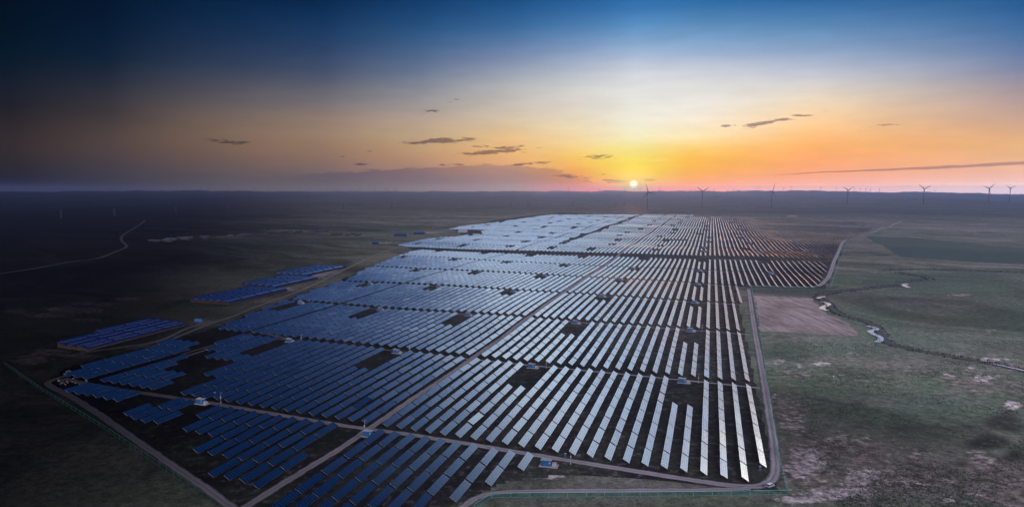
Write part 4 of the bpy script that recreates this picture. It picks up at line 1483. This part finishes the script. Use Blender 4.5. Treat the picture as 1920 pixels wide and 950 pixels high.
# ------------------------------------------------------------------ pylons
pb = MB()
for sx, sy in ((-1, -1), (1, -1), (1, 1), (-1, 1)):
    pb.tube((sx * 3.5, sy * 3.5, -.5), (sx * .7, sy * .7, 36), .30, .2, n=4)
    pb.tube((sx * 3.5, sy * 3.5, 0), (-sx * 2.2, sy * 2.2, 16), .16, n=4)
    pb.tube((sx * 2.2, sy * 2.2, 16), (-sx * 1.2, sy * 1.2, 29), .14, n=4)
pm_o = pb.build('lattice', M['pylon'])
ab = MB()
for z, w in ((27, 7), (31, 6), (35, 5)):
    ab.tube((-w, 0, z), (w, 0, z), .28, n=4)
    ab.tube((-w, 0, z), (0, 0, z + 2), .16, n=4)
    ab.tube((w, 0, z), (0, 0, z + 2), .16, n=4)
pa_o = ab.build('crossarm', M['pylon'])
pms, pas = pm_o.data, pa_o.data
bpy.data.objects.remove(pm_o); bpy.data.objects.remove(pa_o)
pyl = [(115, 412), (215, 408), (330, 403), (428, 400), (567, 397), (644, 397), (735, 396), (853, 394), (959, 392), (971, 391), (990, 393), (1075, 390), (1155, 388), (1171, 389), (1306, 381), (1330, 381)]
for i, (px, py) in enumerate(pyl):
    x, y = at(px, py)
    e = empty('pylon', (x, y, hz(x, y)), .4)
    link(bpy.data.objects.new('lattice', pms), e)
    link(bpy.data.objects.new('crossarm', pas), e)
    tag(e, f"lattice power pylon on the hazy plain, {ORD[i + 1]} of the line from the left", 'pylon', 'power pylons across the plain')

# ------------------------------------------------------------------ car, person, sheep
def make_car():
    e = empty('parked_car', (0, 0, 0))
    # side profile swept across the width: body below the belt line, cabin above
    prof = [(-2.25, .45), (-2.3, .85), (-2.2, 1.05), (-1.2, 1.10), (1.15, 1.12), (2.2, 1.0), (2.32, .75), (2.25, .42)]

    def sweep(pr, ws):
        vs, fs = [], []
        n = len(pr)
        for y_, k_ in ws:
            vs += [(p[0] * k_, y_, p[1]) for p in pr]
        for i in range(len(ws) - 1):
            for k in range(n):
                fs.append((i * n + k, i * n + (k + 1) % n, (i + 1) * n + (k + 1) % n, (i + 1) * n + k))
        fs += [tuple(range(n - 1, -1, -1)), tuple(range((len(ws) - 1) * n, len(ws) * n))]
        return vs, fs
    vs, fs = sweep(prof, [(-.92, .97), (-.86, 1), (.86, 1), (.92, .97)])
    bo = mesh_np('body', vs, fs, M['carshade'], e)
    bm = bmesh.new(); bm.from_mesh(bo.data); bmesh.ops.recalc_face_normals(bm, faces=bm.faces[:]); bm.to_mesh(bo.data); bm.free()
    cabp = [(-2.05, 1.06), (-1.75, 1.58), (-1.45, 1.68), (.35, 1.70), (.65, 1.62), (1.35, 1.09)]
    vs, fs = sweep(cabp, [(-.84, 1), (-.70, .96), (.70, .96), (.84, 1)])
    vs = [(x, y * (1 - .18 * max(0, z - 1.1) / .6), z) for x, y, z in vs]
    co = mesh_np('glasshouse', vs, fs, M['darkglass'], e)
    bm = bmesh.new(); bm.from_mesh(co.data); bmesh.ops.recalc_face_normals(bm, faces=bm.faces[:]); bm.to_mesh(co.data); bm.free()
    b = MB(); b.box(-.5, 0, 1.74, 2.5, 1.5, .12); b.build('roof', M['carwhite'], e, bevel=.02)
    for x in (-1.45, -.5, .62):
        for s_ in (-1, 1):
            b = MB(); b.tube((x, s_ * .85, 1.1), (x * .98, s_ * .72, 1.68), .05, n=5); b.build('pillar', M['carshade'], e)
    for x in (-1.4, 1.42):
        for s_ in (-1, 1):
            b = MB(); b.tube((x, s_ * .70, .36), (x, s_ * .94, .36), .36, n=18); wh = b.build('wheel', M['rubber'], e)
            b = MB(); b.tube((x, s_ * .93, .36), (x, s_ * .955, .36), .21, n=14); b.build('rim', M['grey'], wh)
    for s_ in (-1, 1):
        b = MB(); b.box(2.27, s_ * .62, .82, .12, .36, .16); b.build('headlight', M['whitepaint'], e)
        b = MB(); b.box(-2.28, s_ * .68, .88, .08, .26, .2); b.build('tail_light', M['brick'], e)
        b = MB(); b.box(.95, s_ * 1.0, 1.15, .14, .2, .14); b.build('mirror', M['carshade'], e)
    return e


e = make_car()
x, y = at(1444, 912)
e.location = (x, y, hz(x, y) + .14)
e.rotation_euler.z = R(33)
e.scale = (.95, .95, .95)
tag(e, 'white car parked at the bend of the perimeter track', 'car')


def skin_mesh(name, vs, es, rad, mat, parent=None, sub=1):
    me = bpy.data.meshes.new(name)
    me.from_pydata(vs, es, [])
    o = link(bpy.data.objects.new(name, me))
    sk = o.modifiers.new('skin', 'SKIN')
    for i, r_ in enumerate(rad):
        me.skin_vertices[0].data[i].radius = (r_, r_) if not isinstance(r_, tuple) else r_
    me.skin_vertices[0].data[0].use_root = True
    ss = o.modifiers.new('sub', 'SUBSURF'); ss.levels = ss.render_levels = sub
    dg = bpy.context.evaluated_depsgraph_get()
    me2 = bpy.data.meshes.new_from_object(o.evaluated_get(dg))
    me2.name = name
    bpy.data.objects.remove(o)
    me2.materials.clear()
    me2.materials.append(mat)
    me2.polygons.foreach_set('use_smooth', np.ones(len(me2.polygons), bool))
    o = link(bpy.data.objects.new(name, me2), parent)
    return o


def person(px, py, label):
    x, y = at(px, py)
    vs = [(0, 0, .95), (0, 0, 1.18), (0, 0, 1.40), (0, 0, 1.50), (0, -.02, 1.60), (0, -.02, 1.72),
          (-.19, 0, 1.40), (-.25, .02, 1.13), (-.24, -.06, .88), (-.24, -.08, .79), (.19, 0, 1.40), (.26, .02, 1.13), (.24, -.06, .88), (.24, -.08, .79),
          (-.10, 0, .90), (-.12, -.03, .50), (-.12, .02, .08), (-.13, -.16, .04), (.10, 0, .90), (.13, .0, .50), (.14, .06, .08), (.15, -.12, .04)]
    es = [(0, 1), (1, 2), (2, 3), (3, 4), (4, 5), (2, 6), (6, 7), (7, 8), (8, 9), (2, 10), (10, 11), (11, 12), (12, 13), (0, 14), (14, 15), (15, 16), (16, 17), (0, 18), (18, 19), (19, 20), (20, 21)]
    rad = [(.16, .11), (.15, .10), (.17, .11), .06, .10, .08, .07, .05, .04, .045, .07, .05, .04, .045, .10, .07, .045, .045, .10, .07, .045, .045]
    o = skin_mesh('person', vs, es, rad, M['darkcloth'])
    o.location = (x, y, hz(x, y) + .2)
    o.scale = (1.05, 1.05, 1.05)
    hd = MB()
    for k in range(1):
        hd.tube((0, -.03, 1.57), (0, -.02, 1.70), .105, .095, n=10)
    h_ = hd.build('face', M['skin'], o, smooth=True)
    hd = MB(); hd.tube((0, .0, 1.66), (0, .0, 1.79), .115, .06, n=10); hd.build('hair', M['rubber'], o, smooth=True)
    tag(o, label, 'person')


person(1430.5, 914.5, 'person in dark clothes standing beside the white car')

shv = [(0, 0, .62), (.38, 0, .64), (-.38, 0, .62), (.62, 0, .78), (.82, 0, .84), (1.0, 0, .76),
       (.36, -.14, .34), (.37, -.14, .03), (.36, .14, .34), (.35, .14, .03), (-.40, -.14, .36), (-.46, -.14, .20), (-.42, -.14, .03), (-.40, .14, .36), (-.46, .14, .20), (-.42, .14, .03), (-.62, 0, .66)]
she = [(0, 1), (0, 2), (1, 3), (3, 4), (4, 5), (1, 6), (6, 7), (1, 8), (8, 9), (2, 10), (10, 11), (11, 12), (2, 13), (13, 14), (14, 15), (2, 16)]
shr = [(.27, .26), (.25, .24), (.26, .25), .15, .12, .07, .07, .04, .07, .04, .09, .055, .04, .09, .055, .04, .06]
sheep0 = skin_mesh('sheep', shv, she, shr, M['wool'])
sp = [(130, 480), (145, 495), (138, 507), (165, 500), (177, 513), (186, 490), (190, 410), (207, 404), (172, 435), (240, 465), (287, 508), (255, 500), (342, 485), (334, 480), (120, 474), (158, 488), (126, 488), (150, 503), (181, 420), (214, 412), (196, 498), (232, 492)]
for i, (zx, zy) in enumerate(sorted(sp)):
    o = sheep0 if i == 0 else sheep0.copy()
    if i:
        link(o)
    x, y = at(80 + zx / 4.13, 600 + zy / 4.13)
    o.location = (x, y, hz(x, y) + .12)
    o.scale = (.95,) * 3
    o.rotation_euler.z = random.uniform(0, 6.28)
    tag(o, f"white sheep grazing by the far-left track corner, {ORD[i + 1]} from the left of the flock", 'sheep', 'sheep by the far-left track corner')

# ------------------------------------------------------------------ reeds and sedge along the creek, scrub tufts
def tufts(name, pts_w, mat, seed, hmin, hmax, label):
    r_ = random.Random(seed)
    vs, fs = [], []
    for x, y in pts_w:
        z = hz(x, y)
        s_ = r_.uniform(hmin, hmax)
        for k in range(5):
            an = r_.uniform(0, 6.28)
            bx, by = x + r_.uniform(-.6, .6) * s_, y + r_.uniform(-.6, .6) * s_
            w = .22 * s_
            lx, ly = r_.uniform(-.4, .4) * s_, r_.uniform(-.4, .4) * s_
            b0 = len(vs)
            vs += [(bx - w * math.cos(an), by - w * math.sin(an), z - .1), (bx + w * math.cos(an), by + w * math.sin(an), z - .1), (bx + lx, by + ly, z + s_ * r_.uniform(.6, 1.1))]
            fs.append((b0, b0 + 1, b0 + 2))
    o = mesh_np(name, vs, np.array(fs), mat)
    tag(o, label, kind='stuff')


pr = random.Random(21)
P1, P2 = [], []
for ci, cp in enumerate(CREEK):
    line = densify(smooth_line(cp, 2), 1.5)
    for i in range(len(line) - 1):
        x, y = line[i]
        dx, dy = line[i + 1][0] - x, line[i + 1][1] - y
        l = math.hypot(dx, dy) or 1
        for side in (-1, 1):
            nk = 3 if y > 700 else 2
            for _ in range(nk):
                w = side * (3.2 + abs(pr.gauss(0, 1.8)))
                # the far bank is the thicker one
                if (-dy / l * side) * 0 + (dx / l * side) < 0 and pr.random() < .45:
                    continue
                (P1 if pr.random() < .7 else P2).append((x - dy / l * w, y + dx / l * w))
tufts('creek_reeds', P1, M['reed'], 1, .6, 1.6, 'dark brown reeds lining both banks of the creek')
tufts('creek_sedge', P2, M['reedgreen'], 2, .4, 1.0, 'dull green sedge on the creek banks')

sr = random.Random(33)
PS = []
while len(PS) < 9000:
    px, py = sr.uniform(1440, 1990), sr.uniform(640, 985)
    x, y = at(px, py)
    cl = math.sin(x / 23 + 1.3 * math.sin(y / 31)) * math.sin(y / 19 + 1.1 * math.sin(x / 41)) + .6 * math.sin(x / 7.3) * math.sin(y / 6.1)
    u, v = xy2uv(x, y)
    if u < 52 or sr.random() > .25 + .7 * cl:
        continue
    PS.append((x, y))
tufts('scrub', PS, M['reedgreen'], 5, .25, .75, 'low dark scrub scattered over the steppe at right')

# ------------------------------------------------------------------ haze
hzm = bpy.data.materials.new('haze')
hzm.use_nodes = True
t = NT(hzm.node_tree)
pvn = t.n('ShaderNodeVolumePrincipled')
pvn.inputs['Color'].default_value = HAZE_COL + (1,)
pvn.inputs['Density'].default_value = HAZE_DENS
pvn.inputs['Anisotropy'].default_value = HAZE_G
oo = t.n('ShaderNodeOutputMaterial')
t.t.links.new(pvn.outputs[0], oo.inputs['Volume'])
b = MB(); b.box(0, 0, 110, 44000, 44000, 280)
o = b.build('haze', hzm)
tag(o, kind='stuff')
